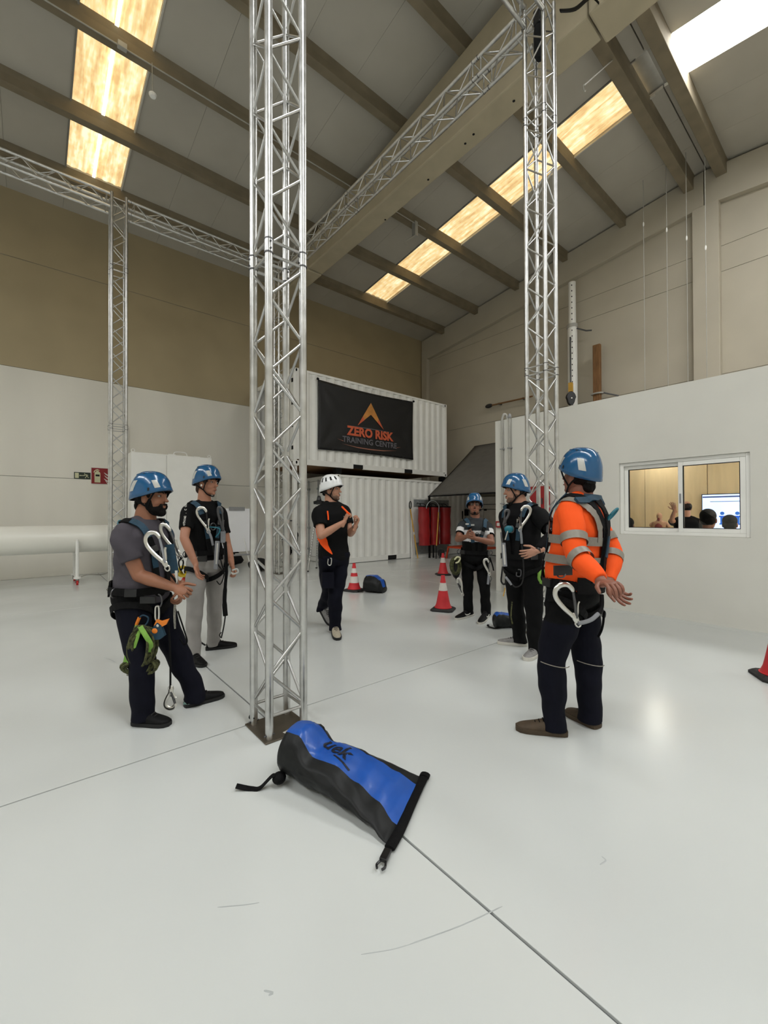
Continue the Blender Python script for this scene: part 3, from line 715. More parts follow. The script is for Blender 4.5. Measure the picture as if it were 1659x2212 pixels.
# printed letters lying on the blue panel
bvh_v = [p for r in brings for p in r]; n_ = len(brings[0]); bvh_f = [(i*n_+k, i*n_+(k+1) % n_, (i+1)*n_+(k+1) % n_, (i+1)*n_+k) for i in range(len(brings)-1) for k in range(n_)]
BV = BVHTree.FromPolygons([tuple(v) for v in bvh_v], bvh_f)
def drape(mb, lift=.0018):
    bm = bmesh.new(); vv = [bm.verts.new(v) for v in mb.v]
    for f in mb.f:
        try: bm.faces.new([vv[i] for i in f])
        except ValueError: pass
    bmesh.ops.remove_doubles(bm, verts=bm.verts, dist=1e-5)
    bmesh.ops.triangulate(bm, faces=bm.faces)
    bmesh.ops.subdivide_edges(bm, edges=[e for e in bm.edges if e.calc_length() > .012], cuts=2, use_grid_fill=True)
    bmesh.ops.triangulate(bm, faces=bm.faces); bm.verts.ensure_lookup_table()
    out = MB(); vs = []
    for v in bm.verts:
        h = BV.ray_cast(V(v.co.x, v.co.y, 1.0), V(0, 0, -1)); z = h[0].z if h[0] else .1
        vs.append((v.co.x, v.co.y, z+lift))
    fs = [tuple(v.index for v in f.verts) for f in bm.faces]; bm.free(); out.add(vs, fs); return out
bd = V(.345, -.938, 0); bp = V(.938, .345, 0)
tx = V(1.365, 1.475, 0)*.42+V(1.125, 2.115, 0)*.58
ud = (bd*.93-bp*.2).normalized(); vd = V(-ud.y, ud.x, 0)
obj('lettering', drape(text_mb('uek', .125, tx-bp*.025-ud*.02, ud, vd, bold=.003)), 'print_black', bag)
ul = MB().prism([(0, 0), (.115, 0), (.115, .012), (0, .012)], tx-bp*.025-vd*.030+ud*.015-V(0, 0, 0), ud, vd, (0, 0, .0)); ul = MB().add([tuple(V(v)) for v in ul.v[:4]], [(0, 1, 2, 3)])
obj('underline', drape(ul), 'print_black', bag)
# smaller bags further back
b2 = fl(1068, 1352); dry_bag('blue and black dry bag lying behind the man in the black long-sleeved top', (4.42, 3.14, 0), (4.78, 2.93, 0),
    [(0, .085, .16, 2.1, 0), (.06, .10, .19, 2.2, 0), (.4, .105, .17, 2.2, 0), (.75, .13, .09, 2.2, 0), (1, .16, .03, 2.3, 0)], blue=(55, 120), n=32, seed=5)
b2t = bpy.data.objects['dry_bag.001']
obj('strap', MB().tube(bez([V(4.44, 3.07, .02), V(4.36, 3.10, .012), V(4.35, 3.19, .02), V(4.38, 3.21, .03)], 6), .004, 6, ry=.016, up=(0, 0, 1)), 'webbing', b2t)
dry_bag('dark grey and blue rucksack-shaped dry bag beside the striped cone', (4.74, 6.20, 0), (4.90, 5.86, 0),
    [(0, .13, .19, 2.2, 0), (.1, .18, .30, 2.2, 0), (.5, .20, .31, 2.0, 0), (.85, .17, .24, 2.1, 0), (1, .12, .10, 2.3, 0)], blue=(65, 108), n=32, seed=9)
b3t = bpy.data.objects['dry_bag.002']
obj('strap', MB().tube(bez([V(4.60, 6.10, .02), V(4.52, 6.30, .01), V(4.50, 6.42, .008)], 6), .006, 6, ry=.02, up=(0, 0, 1)), 'webbing', b3t)

# ------------------------------------------------------------------ traffic cones
def cone(label, x, y, rz, bands, h=.50):
    t = thing('traffic_cone', label, 'cone', (x, y, 0), 'traffic cones on the floor'); 
    sq = []
    for k in range(8):
        a = R(45*k+22.5+math.degrees(rz)); r_ = .195
        sq.append((r_*math.cos(a), r_*math.sin(a)))
    pts = []
    hw = .165; ch = .045
    base = [(hw, -hw+ch), (hw, hw-ch), (hw-ch, hw), (-hw+ch, hw), (-hw, hw-ch), (-hw, -hw+ch), (-hw+ch, -hw), (hw-ch, -hw)]
    c_, s_ = math.cos(rz), math.sin(rz)
    rot = lambda p, f=1: V(x+(p[0]*c_-p[1]*s_)*f, y+(p[0]*s_+p[1]*c_)*f, 0)
    rings = [[rot(p)+V(0, 0, .0) for p in base], [rot(p, 1.0)+V(0, 0, .022) for p in base], [rot(p, .82)+V(0, 0, .04) for p in base]]
    obj('base', MB().loft(rings), 'rubber', t, bevel=.004)
    obj('flange', MB().lathe([(.128, .038), (.130, .046), (.112, .052)], (x, y, 0), 28), 'cone_red', t, True)
    def rad(f): return .110*(1-f)**1.0+.026*f + .012*max(0, .12-f)/.12
    for (a, b, m) in bands:
        prof = [(rad(a+(b-a)*i/5)+(.0012 if m == 'cone_white' else 0), .048+(h-.048)*(a+(b-a)*i/5)) for i in range(6)]
        obj('sleeve' if m == 'cone_white' else 'cone_section', MB().lathe(prof, (x, y, 0), 28), m, t, True)
    obj('collar', MB().lathe([(.030, h-.012), (.032, h), (.026, h+.012), (.018, h+.012), (.018, h-.02)], (x, y, 0), 20), 'cone_red', t, True)
    return t
std = [(0, .54, 'cone_red'), (.54, .79, 'cone_white'), (.79, 1, 'cone_red')]
cone('red and white cone on the floor in front of the man in glasses', 4.66, 4.22, .5, std)
cone('farther red and white cone just behind and above the front one', 7.40, 6.70, 1.0, std)
cone('cone with several red and white stripes behind the instructor', 4.60, 6.38, .3, [(0, .24, 'cone_red'), (.24, .50, 'cone_white'), (.50, .64, 'cone_red'), (.64, .83, 'cone_white'), (.83, 1, 'cone_red')])
cone('cone cut off by the right edge in front of the white partition', 4.86, .60, .55, std)

# ------------------------------------------------------------------ left side: pipe, signs, white box, flip chart, bags
pipe = thing('training_pipe', 'long white pipe carried on a wheeled stand along the left wall', 'pipe', (-1.0, 11.0, 0))
xr = 1.36
outer = MB()
for xa, xb in ((-5.0, -1.9), (-1.9, xr)):
    obj('pipe_section', MB().tube([V(xa, 11.0, .93), V(xb-.004, 11.0, .93)], .285, 40, up=(0, 0, 1)), 'pipe_white', pipe, True)
obj('flange_ring', MB().tube([V(xr-.03, 11.0, .93), V(xr, 11.0, .93)], .292, 40), 'pipe_white', pipe, True)
for xs in (.70, -3.2):
    obj('stand_post', MB().tube([V(xs, 10.63, .13), V(xs, 10.63, .90)], .030, 14), 'white_steel', pipe, True)
    obj('stand_post', MB().tube([V(xs, 11.37, .13), V(xs, 11.37, .90)], .030, 14), 'white_steel', pipe, True)
    obj('stand_cradle', MB().tube([V(xs, 11.0+.31*math.cos(k), .93+.31*math.sin(k)) for k in np.linspace(math.pi, 2*math.pi, 13)], .022, 10), 'white_steel', pipe, True)
    obj('stand_bar', MB().box(xs-.03, xs+.03, 10.58, 11.42, .13, .17), 'white_steel', pipe, bevel=.005)
    for yy in (10.63, 11.37):
        obj('collar', MB().lathe([(.032, .17), (.065, .165), (.065, .13), (.03, .12)], (xs, yy, 0), 16), 'white_steel', pipe, True)
        w_ = obj('castor', MB().tube([V(xs-.018, yy, .048), V(xs+.018, yy, .048)], .047, 16), 'red_plastic', pipe, True)
        obj('castor_fork', MB().box(xs-.03, xs-.021, yy-.02, yy+.02, .045, .13).box(xs+.021, xs+.03, yy-.02, yy+.02, .045, .13).box(xs-.03, xs+.03, yy-.02, yy+.02, .115, .13), 'metal_dark', w_)
tag(obj('power_cable', MB().tube(bez([V(.72, 11.6, .01), V(.95, 11.9, .05), V(1.15, 12.1, .02), V(1.35, 12.2, .015), V(1.55, 12.45, .12), V(1.62, 12.52, .35)], 8), .011, 6), 'conduit'), 'grey cable looping along the foot of the left wall by the pipe stand', 'cable')

sg = thing('exit_sign', 'small dark green exit sign with running man on the left wall', 'sign', (.92, 12.53, 2.31))
sy = 12.534
def wallpoly(poly, y=sy, d=.002): return MB().prism(poly, (0, y, 0), (1, 0, 0), (0, 0, 1), (0, -d, 0))
obj('plate', wallpoly([(.758, 2.318), (1.085, 2.318), (1.085, 2.478), (.758, 2.478)], sy+.004, .006), 'sign_green', sg)
obj('door_symbol', wallpoly([(.775, 2.335), (.850, 2.335), (.850, 2.462), (.775, 2.462)], sy-.0005), 'sign_cream', sg)
obj('arrow', wallpoly([(.858, 2.40), (.880, 2.416), (.880, 2.408), (.965, 2.405), (.965, 2.394), (.880, 2.392), (.880, 2.384)], sy-.0005), 'sign_cream', sg)
rm = MB(); q_ = lambda x, z: V(x, sy-.004, z)
for a, b in [((.985, 2.428), (1.01, 2.39)), ((1.01, 2.39), (.985, 2.362)), ((.985, 2.362), (.978, 2.338)), ((1.01, 2.39), (1.03, 2.362)), ((1.03, 2.362), (1.052, 2.356)), ((.99, 2.425), (.962, 2.405)), ((.962, 2.405), (.948, 2.412)), ((.992, 2.426), (1.022, 2.418)), ((1.022, 2.418), (1.03, 2.398))]:
    rm.tube([q_(*a), q_(*b)], .0062, 6, ry=.0015, up=(1, 0, 0))
rm.ell(q_(.966, 2.442), (.011, 0, 0), (0, .002, 0), (0, 0, .011), 10, 6); obj('running_man', rm, 'sign_cream', sg)
ex = thing('extinguisher_sign', 'red sign with white extinguisher and flame symbols on the left wall', 'sign', (1.30, 12.53, 2.20))
obj('border', wallpoly([(1.092, 2.205), (1.500, 2.205), (1.500, 2.613), (1.092, 2.613)], sy+.004, .005), 'print_white', ex)
obj('plate', wallpoly([(1.102, 2.215), (1.490, 2.215), (1.490, 2.603), (1.102, 2.603)], sy-.0015), 'sign_red', ex)
obj('bottle_symbol', wallpoly([(1.165, 2.245), (1.285, 2.245), (1.285, 2.475), (1.272, 2.505), (1.25, 2.515), (1.25, 2.535), (1.20, 2.535), (1.20, 2.515), (1.178, 2.505), (1.165, 2.475)], sy-.004), 'sign_cream', ex)
obj('handle_symbol', wallpoly([(1.145, 2.49), (1.155, 2.528), (1.185, 2.56), (1.225, 2.575), (1.268, 2.552), (1.268, 2.540), (1.225, 2.548), (1.185, 2.535), (1.165, 2.505), (1.16, 2.485)], sy-.004), 'sign_cream', ex)
obj('label_symbol', wallpoly([(1.185, 2.398), (1.268, 2.398), (1.268, 2.442), (1.185, 2.442)], sy-.0065), 'dark', ex)
for dz, dx in ((0, 0), (.075, .01), (.15, .0), (-.055, .03)):
    obj('flame_symbol', wallpoly([(1.355+dx, 2.355+dz), (1.385+dx, 2.335+dz), (1.43, 2.305+dz), (1.475, 2.29+dz), (1.475, 2.262+dz), (1.43, 2.272+dz), (1.39+dx, 2.302+dz), (1.37+dx, 2.33+dz)], sy-.004), 'print_white', ex)

wbx = thing('white_steel_cabin', 'tall white steel box with lifting loops on top near the left wall', 'cabin', (2.66, 11.85, 0))
obj('front_panel', MB().box(1.76, 2.51, 11.30, 11.33, 0, 2.89), 'white_steel', wbx, bevel=.004); obj('front_panel', MB().box(2.516, 3.58, 11.30, 11.33, 0, 2.89), 'white_steel', wbx, bevel=.004)
obj('side_panel', MB().box(1.76, 1.79, 11.331, 12.40, 0, 2.89), 'white_steel', wbx); obj('side_panel', MB().box(3.55, 3.58, 11.331, 12.40, 0, 2.89), 'white_steel', wbx); obj('lid', MB().box(1.76, 3.58, 11.30, 12.40, 2.89, 2.915), 'white_steel', wbx, bevel=.004)
obj('back_panel', MB().box(1.79, 3.55, 12.37, 12.40, 0, 2.89), 'white_steel', wbx)
obj('lifting_loop', MB().tube(bez([V(2.68, 11.36, 2.91), V(2.72, 11.36, 3.0), V(2.95, 11.36, 3.0), V(3.0, 11.36, 2.91)], 6), .013, 8), 'white_steel', wbx, True)
obj('lid_strip', MB().box(2.55, 2.72, 11.33, 11.40, 2.915, 2.94), 'white_steel', wbx); obj('lid_strip', MB().box(3.15, 3.3, 11.33, 11.40, 2.915, 2.93), 'white_steel', wbx)
for x in (1.80, 3.53): obj('eye_ring', MB().tube([V(x+.035*math.cos(k), 11.34, 2.955+.035*math.sin(k)) for k in np.linspace(0, 2*math.pi, 15)], .009, 6), 'white_steel', wbx, True)
tag(obj('wall_conduit', MB().tube([V(1.86, 12.50, 2.92), V(1.86, 12.50, 3.72)], .022, 10), 'white_steel', smooth=True), 'short white vertical tube on the wall above the white steel box', 'tube')
gp = thing('storage_sheet', 'light grey round-cornered sheet standing behind the white steel box', 'panel', (3.74, 12.0, 0))
obj('sheet', MB().prism([(3.60, 0), (3.94, 0), (3.94, 2.70), (3.93, 2.78), (3.88, 2.83), (3.60, 2.85)], (0, 12.0, 0), (1, 0, 0), (0, 0, 1), (0, .05, 0)), 'lamp_body', gp, bevel=.006); obj('foot', MB().box(3.6, 3.94, 11.85, 12.2, 0, .03), 'lamp_body', gp)

fc = thing('flip_chart', 'white glossy flip chart board on legs behind the nearest truss tower', 'flip chart', (4.12, 11.0, 0))
obj('board', MB().box(3.74, 4.50, 10.95, 10.975, .46, 1.60), 'board', fc, bevel=.006); obj('clip_bar', MB().box(3.90, 4.32, 10.925, 10.95, 1.545, 1.64), 'grey_plastic', fc, bevel=.006)
obj('tray', MB().box(3.74, 4.50, 10.88, 10.95, .36, .40), 'grey_plastic', fc, bevel=.004); obj('marker', MB().tube([V(4.05, 10.90, .415), V(4.20, 10.90, .415)], .011, 8), 'print_white', fc)
for a, b in (((3.98, 10.97, .9), (3.82, 10.88, 0)), ((4.28, 10.97, .9), (4.46, 10.86, 0)), ((4.12, 10.99, 1.4), (4.12, 11.55, 0))): obj('leg', MB().tube([V(a), V(b)], .013, 8), 'white_steel', fc, True)
def blob(name, label, cat, c, r, m, seed=0, amp=.25, n=22, parent=None):
    mb = MB().ell((0, 0, 0), (1, 0, 0), (0, 1, 0), (0, 0, 1), n, n*2//3); vs = []
    for x, y, z in mb.v:
        f = 1+amp*noise.noise(V(x*1.3+seed, y*1.3, z*1.3))+amp*.5*noise.noise(V(x*3+seed, y*3, z*3))
        vs.append((c[0]+x*r[0]*f, c[1]+y*r[1]*f, max(c[2]-r[2]*.92, c[2]+z*r[2]*f)))
    lo = min(v[2] for v in vs); vs = [(a, b, d-lo+c[2]-r[2]) for a, b, d in vs]
    mb.v = vs; o = obj(name, mb, m, parent, True, auto=False)
    if parent is None: tag(o, label, cat)
    return o
kb = blob('kit_bag', 'black kit bag slumped on the floor behind the flip chart legs', 'bag', (4.32, 11.95, .22), (.32, .22, .22), 'dark', 3)
kb2 = blob('kit_bag', 'black kit bag on the floor seen through the nearest truss tower', 'bag', (4.42, 10.25, .17), (.27, .2, .17), 'dark', 6)
# black kit hanging by the post under the upper container
hk = thing('hanging_harness', 'black work harness hanging beside the white support post', 'harness', (5.28, 10.34, .2))
for i, (x, z0, z1, wd) in enumerate(((5.16, .15, 1.15, .05), (5.24, .25, 1.25, .06), (5.30, .10, 1.0, .05), (5.50, .35, 1.2, .05), (5.44, .12, .95, .04))):
    pts = bez([V(x+.03*math.sin(k*2.1+i), 10.33+.02*math.cos(k*3+i), z1+(z0-z1)*k/5) for k in range(6)], 4)
    obj('strap', MB().tube(pts, [wd*(.7+.5*abs(math.sin(j*.7+i))) for j in range(len(pts))], 7, ry=.018, up=(1, 0, 0)), 'webbing', hk, True)
obj('peg', MB().tube([V(5.13, 10.36, 1.27), V(5.55, 10.36, 1.27)], .014, 8), 'metal_dark', hk); obj('bracket', MB().box(5.36, 5.39, 10.20, 10.37, 1.255, 1.285), 'metal_dark', hk)
tq = at(689, 1085, 10.9)
tp = thing('rescue_tripod', 'tripod with black head and perforated aluminium legs behind the instructor', 'tripod', (tq.x, tq.y, 0))
hd = tq
obj('head', MB().loft([[hd+V(a*.10*s, b*.09*s, z) for a, b in ((1, 0), (.7, .7), (0, 1), (-.7, .7), (-1, 0), (-.7, -.7), (0, -1), (.7, -.7))] for s, z in ((1.5, -.05), (1.6, .02), (.7, .05), (.5, .14), (.3, .17))]), 'black_plastic', tp, True)
for k, (dx, dy) in enumerate(((-.42, -.16), (.30, -.30), (.10, .30))):
    e0 = hd+V(dx*.15, dy*.15, -.03); e1 = V(hd.x+dx, hd.y+dy, .02)
    lg = obj('leg', MB().tube([e0, e1], .021, 10), 'alu', tp, True); dd = (e1-e0)
    for i in range(3, 22):
        p = e0+dd*(i/26); obj('hole', MB().ell(p-FW*.0205, RT*.008, FW*.002, UPZ*.012, 6, 4), 'dark', lg)
    obj('rubber_foot', MB().ell(e1, (.03, 0, 0), (0, .03, 0), (0, 0, .02), 8, 6), 'rubber', lg)

# ------------------------------------------------------------------ back corner: canopy, red bags, stool, storage
tn = thing('canopy', 'dark grey lean-to canopy on a black frame in the back corner', 'canopy', (11.3, 7.8, 0))
ex0, ez0, ex1, ez1 = 10.04, 2.06, 12.48, 3.95
vs, fs = [], []
NU, NV = 10, 16
for j in range(NV+1):
    for i in range(NU+1):
        u, v = i/NU, j/NV; y = 9.70-v*4.3
        vs.append((ex0+(ex1-ex0)*u, y, ez0+(ez1-ez0)*u-.05*math.sin(math.pi*u)*(0.6+.4*math.sin(v*9))))
for j in range(NV):
    for i in range(NU): a = j*(NU+1)+i; fs.append((a, a+1, a+NU+2, a+NU+1))
c_ = obj('roof_sheet', MB().add(vs, fs), 'tent', tn, True, auto=False); so = c_.modifiers.new('s', 'SOLIDIFY'); so.thickness = .006
obj('eave_bar', MB().box(ex0-.02, ex0+.02, 5.4, 9.72, ez0-.05, ez0-.01), 'black', tn); obj('wall_bar', MB().box(ex1-.03, ex1+.02, 5.4, 9.72, ez1-.06, ez1-.015), 'black', tn)
for y in (9.68, 5.45):
    obj('post', MB().box(ex0-.025, ex0+.025, y-.025, y+.025, 0, ez0-.05), 'black', tn); obj('post', MB().box(ex1-.03, ex1+.02, y-.025, y+.025, 0, ez1-.06), 'black', tn)
obj('post', MB().box(ex0+.10, ex0+.13, 9.60, 9.63, 0, .9), 'black', tn); obj('rafter', MB().tube([V(ex0, 9.68, ez0-.03), V(ex1, 9.68, ez1-.04)], .018, 6), 'black', tn)
bo = thing('backing_board', 'pale board with galvanised strips behind the red hanging bags', 'board', (10.42, 10.0, 0))
obj('board', MB().box(9.52, 11.35, 9.99, 10.02, 0, 1.99), 'white_paint', bo)
obj('strip', MB().box(9.62, 11.32, 9.955, 9.988, 1.70, 1.93), 'galvanised', bo); obj('strip', MB().box(9.68, 11.32, 9.955, 9.988, .12, .50), 'galvanised', bo)
for x in (9.75, 10.3, 10.9, 11.2): obj('hanging_hook', MB().tube(bez([V(x, 9.95, 1.83), V(x, 9.90, 1.86), V(x, 9.87, 1.80), V(x, 9.88, 1.74)], 4), .010, 6), 'galvanised', bo)
for i, (x, r_) in enumerate(((9.78, .20), (10.28, .185), (10.82, .20))):
    t = thing('red_bag', ['red cylindrical bag on the left of the three hanging on the pale board', 'red cylindrical bag in the middle of the three hanging on the pale board', 'red cylindrical bag on the right of the three hanging on the pale board'][i], 'bag', (x, 9.70, .40), 'red hanging bags')
    yb_ = 9.68
    pr_ = []
    n = 28; rings = []
    for j in range(19):
        z = .43+1.24*j/18; rr = r_*(1-.04*math.sin(j*.9+i)); 
        rings.append([V(x+(rr*(1+.03*math.sin(3*a+j*.5+i)))*math.cos(a)+.03*(1-j/18)*(1 if i == 0 else -.3), yb_+rr*.85*math.sin(a), z) for a in np.linspace(0, 2*math.pi, n+1)[:-1]])
    obj('bag_body', MB().loft(rings), 'bag_red', t, True)
    obj('top_rim', MB().lathe([(r_*.98, 1.665), (r_*1.0, 1.70), (r_*.9, 1.71)], (x, yb_, 0), 24), 'black', t, True); obj('bottom_rim', MB().tube([V(x+.03*(1 if i == 0 else -.3)+r_*1.0*math.cos(a), yb_+r_*.86*math.sin(a), .435) for a in np.linspace(0, 2*math.pi, 25)], .012, 6), 'hose_red', t)
    for s in (-.12, .12): obj('hanger', MB().tube(bez([V(x+s, yb_, 1.70), V(x+s*.8, yb_+.08, 1.78), V(x+s*.6, 9.93, 1.80)], 4), .012, 6), 'black', t)
for x, lab in ((10.03, 'white tube between the left and middle red bags'), (10.56, 'white tube between the middle and right red bags')):
    o = obj('white_tube', MB().tube([V(x, 9.72, .44), V(x, 9.74, 1.64)], .026, 10).tube([V(x, 9.74, 1.60), V(x, 9.95, 1.62)], .012, 8), 'white_steel', smooth=True); tag(o, lab, 'tube')
yp = thing('pike_pole', 'yellow pole with grey loop leaning at the end of the lower container', 'pole', (9.62, 9.82, 0))
p0, p1 = fl(892, 1208), onY(881, 1102, 9.93)
obj('shaft', MB().tube([V(9.62, 9.80, 0.005), V(9.46, 9.98, 1.62)], .020, 8), 'pole_yellow', yp, True)
obj('loop', MB().tube([V(9.455+.05*math.cos(k), 9.97, 1.74+.12*math.sin(k)) for k in np.linspace(0, 2*math.pi, 15)], .014, 6), 'black', yp); obj('ferrule', MB().tube([V(9.545, 9.885, .78), V(9.535, 9.896, .86)], .024, 8), 'print_white', yp)
hp = thing('hoop_pole', 'yellow pole with a curved grey hoop standing before the red bags', 'pole', (10.02, 9.3, 0))
obj('shaft', MB().tube([V(10.02, 9.35, .42), V(10.16, 9.38, 1.50)], .017, 8), 'pole_yellow', hp, True)
obj('hoop', MB().tube(bez([V(10.16, 9.38, 1.50), V(10.17, 9.38, 1.72), V(10.02, 9.40, 1.86), V(9.82, 9.42, 1.86), V(9.68, 9.44, 1.72), V(9.66, 9.44, 1.62)], 6), .014, 8), 'galvanised', hp, True)
obj('shaft_foot', MB().tube([V(10.02, 9.35, .42), V(9.99, 9.34, 0.0)], .013, 8), 'black', hp)
so_ = thing('work_stool', 'low orange plastic bench behind the man in glasses', 'stool', (11.0, 8.55, 0))
sp = [fl(967, 1203), fl(1034, 1207)]
sx0, sx1 = 10.35, 11.30
obj('seat', MB().loft([[V(sx0+a*(sx1-sx0)/2+(sx1-sx0)/2, 8.55+b*.75, z) for a, b in ((-.9, -.9), (.9, -.9), (1, -.8), (1, .8), (.9, .9), (-.9, .9), (-1, .8), (-1, -.8))] for z in (.34, .39, .395)]), 'stool_orange', so_, bevel=.01)
for x in (sx0+.05, sx1-.05):
    for y in (7.92, 9.18): obj('leg', MB().tube([V(x, y, .36), V(x+(-.04 if x < 10.8 else .04), y+(-.05 if y < 8.5 else .05), 0.0)], .036, 8, ry=.028), 'stool_orange', so_, True)
# wall storage below the canopy
cu = thing('storage_cupboard', 'off-white cupboard with black pictures under the canopy', 'cupboard', (12.35, 9.6, 0))
obj('carcass', MB().box(12.25, 12.50, 8.55, 9.72, .02, 2.05), 'lamp_body', cu, bevel=.006); obj('cupboard_door', MB().box(12.232, 12.249, 8.57, 9.13, .08, 1.95), 'lamp_body', cu); obj('cupboard_door', MB().box(12.232, 12.249, 9.15, 9.70, .08, 1.95), 'lamp_body', cu)
for q0, q1 in (((990, 1104), (1000, 1121)), ((1003, 1100), (1012, 1114))):
    a, b = onX(*q0, 12.22), onX(*q1, 12.22)
    obj('picture', MB().box(12.224, 12.231, min(a.y, b.y), max(a.y, b.y), min(a.z, b.z), max(a.z, b.z)), 'black', cu)
obj('tool_rail', MB().tube([V(12.215, 9.65, 1.78), V(12.215, 8.6, 1.78)], .012, 6), 'metal_dark', cu); obj('tool_rail', MB().tube([V(12.215, 9.65, 1.62), V(12.215, 8.6, 1.60)], .010, 6), 'metal_dark', cu)
for y in (9.6, 9.3, 9.05): obj('tool', MB().box(12.19, 12.222, y-.05, y+.05, 1.56, 1.62), 'black', cu)
sh = thing('steel_rack', 'dark shelf rack with boxes under the canopy', 'shelf', (12.3, 7.2, 0))
for z in (.5, 1.22, 1.72): obj('shelf_board', MB().box(12.02, 12.50, 6.35, 8.45, z, z+.03), 'black', sh)
for y in (6.37, 8.43):
    for x in (12.04, 12.48): obj('upright', MB().box(x-.02, x+.02, y-.02, y+.02, 0, 2.0), 'black', sh)
blob('yellow_sack', 'yellow sack on the middle shelf of the dark rack', 'sack', (12.25, 7.45, 1.25+.21), (.20, .42, .21), 'yellow', 4)
blob('grey_sack', 'grey wrapped bundle on the top shelf of the dark rack', 'bundle', (12.25, 7.55, 1.75+.14), (.18, .36, .14), 'grey_plastic', 8)
tag(obj('red_crate', MB().box(12.08, 12.45, 6.6, 7.0, 1.25, 1.50).box(12.06, 12.47, 6.58, 7.02, 1.47, 1.50), 'red_plastic'), 'red crate on the middle shelf of the dark rack', 'crate')
rl = thing('roller_stand', 'small black roller standing on the floor by the far cone', 'roller', (9.9, 9.2, 0))
p = fl(953, 1206); obj('wheel', MB().tube([V(p.x-.03, p.y, .17), V(p.x+.03, p.y, .17)], .13, 16), 'rubber', rl, True); obj('axle', MB().tube([V(p.x-.08, p.y, .17), V(p.x+.08, p.y, .17)], .02, 8), 'metal_dark', rl); obj('fork', MB().box(p.x-.08, p.x-.06, p.y-.02, p.y+.02, 0, .19).box(p.x+.06, p.x+.08, p.y-.02, p.y+.02, 0, .19), 'metal_dark', rl)

# ------------------------------------------------------------------ right side: partition fittings and gable wall items
for x, y, lab, ub in ((6.595, 4.51, 'grey conduit bent over at the top on the end of the white partition', True), (6.595, 4.35, 'straight capped grey conduit on the end of the white partition', False)):
    t = thing('conduit_pipe', lab, 'pipe', (x, y, 0)); r_ = .022
    pts = [V(x, y, .0), V(x, y, 3.16)]
    if ub: pts = [V(x, y, .0), V(x, y, 3.12)]+bez([V(x, y, 3.14), V(x+.02, y-.02, 3.24), V(x+.07, y-.04, 3.24), V(x+.09, y-.05, 3.16)], 5)
    obj('pipe_run', MB().tube(pts, r_, 10), 'conduit', t, True)
    for z in (.6, 1.6, 2.6): obj('clip', MB().box(x-.028, x+.034, y-.034, y+.034, z, z+.02), 'grey_plastic', t)
    if not ub: obj('end_cap', MB().lathe([(.03, 3.15), (.036, 3.16), (.03, 3.21), (.012, 3.23)], (x, y, 0), 12), 'grey_plastic', t, True)
hc = thing('hose_cabinet', 'red fire hose cabinet on the white partition behind the right truss tower', 'cabinet', (6.55, 3.86, 1.38))
obj('body', MB().box(6.47, 6.629, 3.60, 4.02, 1.38, 1.88), 'hose_red', hc, bevel=.008); dr = obj('door', MB().box(6.455, 6.469, 3.615, 4.005, 1.395, 1.865), 'hose_red', hc, bevel=.004); obj('handle', MB().box(6.44, 6.454, 3.64, 3.66, 1.58, 1.68), 'metal_dark', dr); obj('sign_plate', MB().box(6.452, 6.4545, 3.90, 3.99, 1.76, 1.84), 'print_white', dr)
fp = thing('fire_call_point', 'small red fire call point on the white partition by the conduits', 'alarm', (6.60, 4.60, 1.18))
obj('body', MB().box(6.59, 6.629, 4.545, 4.655, 1.17, 1.29), 'hose_red', fp, bevel=.006); obj('glass_plate', MB().box(6.587, 6.5899, 4.57, 4.63, 1.20, 1.26), 'print_white', fp)
gxx = 12.38
ps = thing('perforated_pole', 'tall cream perforated pole with a black pulley on the gable wall', 'pole', (gxx, 6.03, 0))
pa, pb = onX(1233, 612, gxx), onX(1240, 868, gxx)
yy = (pa.y+pb.y)/2; z_split = onX(1237, 705, gxx).z
obj('upper_tube', MB().tube([V(gxx, yy, z_split), V(gxx, yy, pa.z)], .105, 20), 'white_paint', ps, True); obj('lower_tube', MB().tube([V(gxx, yy, 0), V(gxx, yy, z_split)], .135, 20), 'white_paint', ps, True)
obj('clamp_band', MB().tube([V(gxx, yy, z_split-.05), V(gxx, yy, z_split+.05)], .155, 20), 'conduit', ps, True)
for k in range(22):
    z = pa.z-.12-k*.17
    if abs(z-z_split) < .1: continue
    r_ = .105 if z > z_split else .135; d_ = -V(gxx, yy, 0).normalized()
    obj('hole', MB().ell(V(gxx, yy, z)+d_*r_+V(0, .01, 0), (.012, 0, 0), (0, .018, 0), (0, 0, .022), 8, 5), 'dark', ps)
obj('wall_arm', MB().tube([V(gxx, yy-.13, z_split-.10), V(gxx+.1, yy-.36, z_split-.22), V(gxx+.16, yy-.5, z_split-.24)], .022, 8), 'metal_dark', ps); obj('slot', MB().box(gxx-.145, gxx-.12, yy-.012, yy+.012, 5.3, 6.6), 'metal_dark', ps)
pu = onX(1233, 861, gxx-.36); pl_ = thing('pulley', 'black pulley block hanging on a cord in front of the cream perforated pole', 'pulley', (pu.x, pu.y, pu.z-.2))
obj('cheek', MB().prism([(.14*math.sin(k)*(.8 if math.cos(k) < 0 else 1), .2*math.cos(k)) for k in np.linspace(0, 2*math.pi, 19)[:-1]], pu-FW*.05, RT, UPZ, FW*.1), 'black_plastic', pl_, bevel=.01)
obj('axle', MB().tube([pu-FW*.07, pu+FW*.07], .02, 8), 'metal_hook', pl_); obj('swivel', MB().box(pu.x-.05, pu.x+.05, pu.y-.05, pu.y+.05, pu.z+.2, pu.z+.46), 'pole_yellow', pl_); obj('cord', MB().tube([pu+UPZ*.46, V(pu.x, pu.y, pu.z+1.8)], .022, 8), 'metal_dark', pl_)
obj('support_arm', MB().tube([V(pu.x, pu.y, pu.z+1.78), V(gxx-.10, yy, pu.z+1.84)], .02, 8), 'metal_dark', pl_)
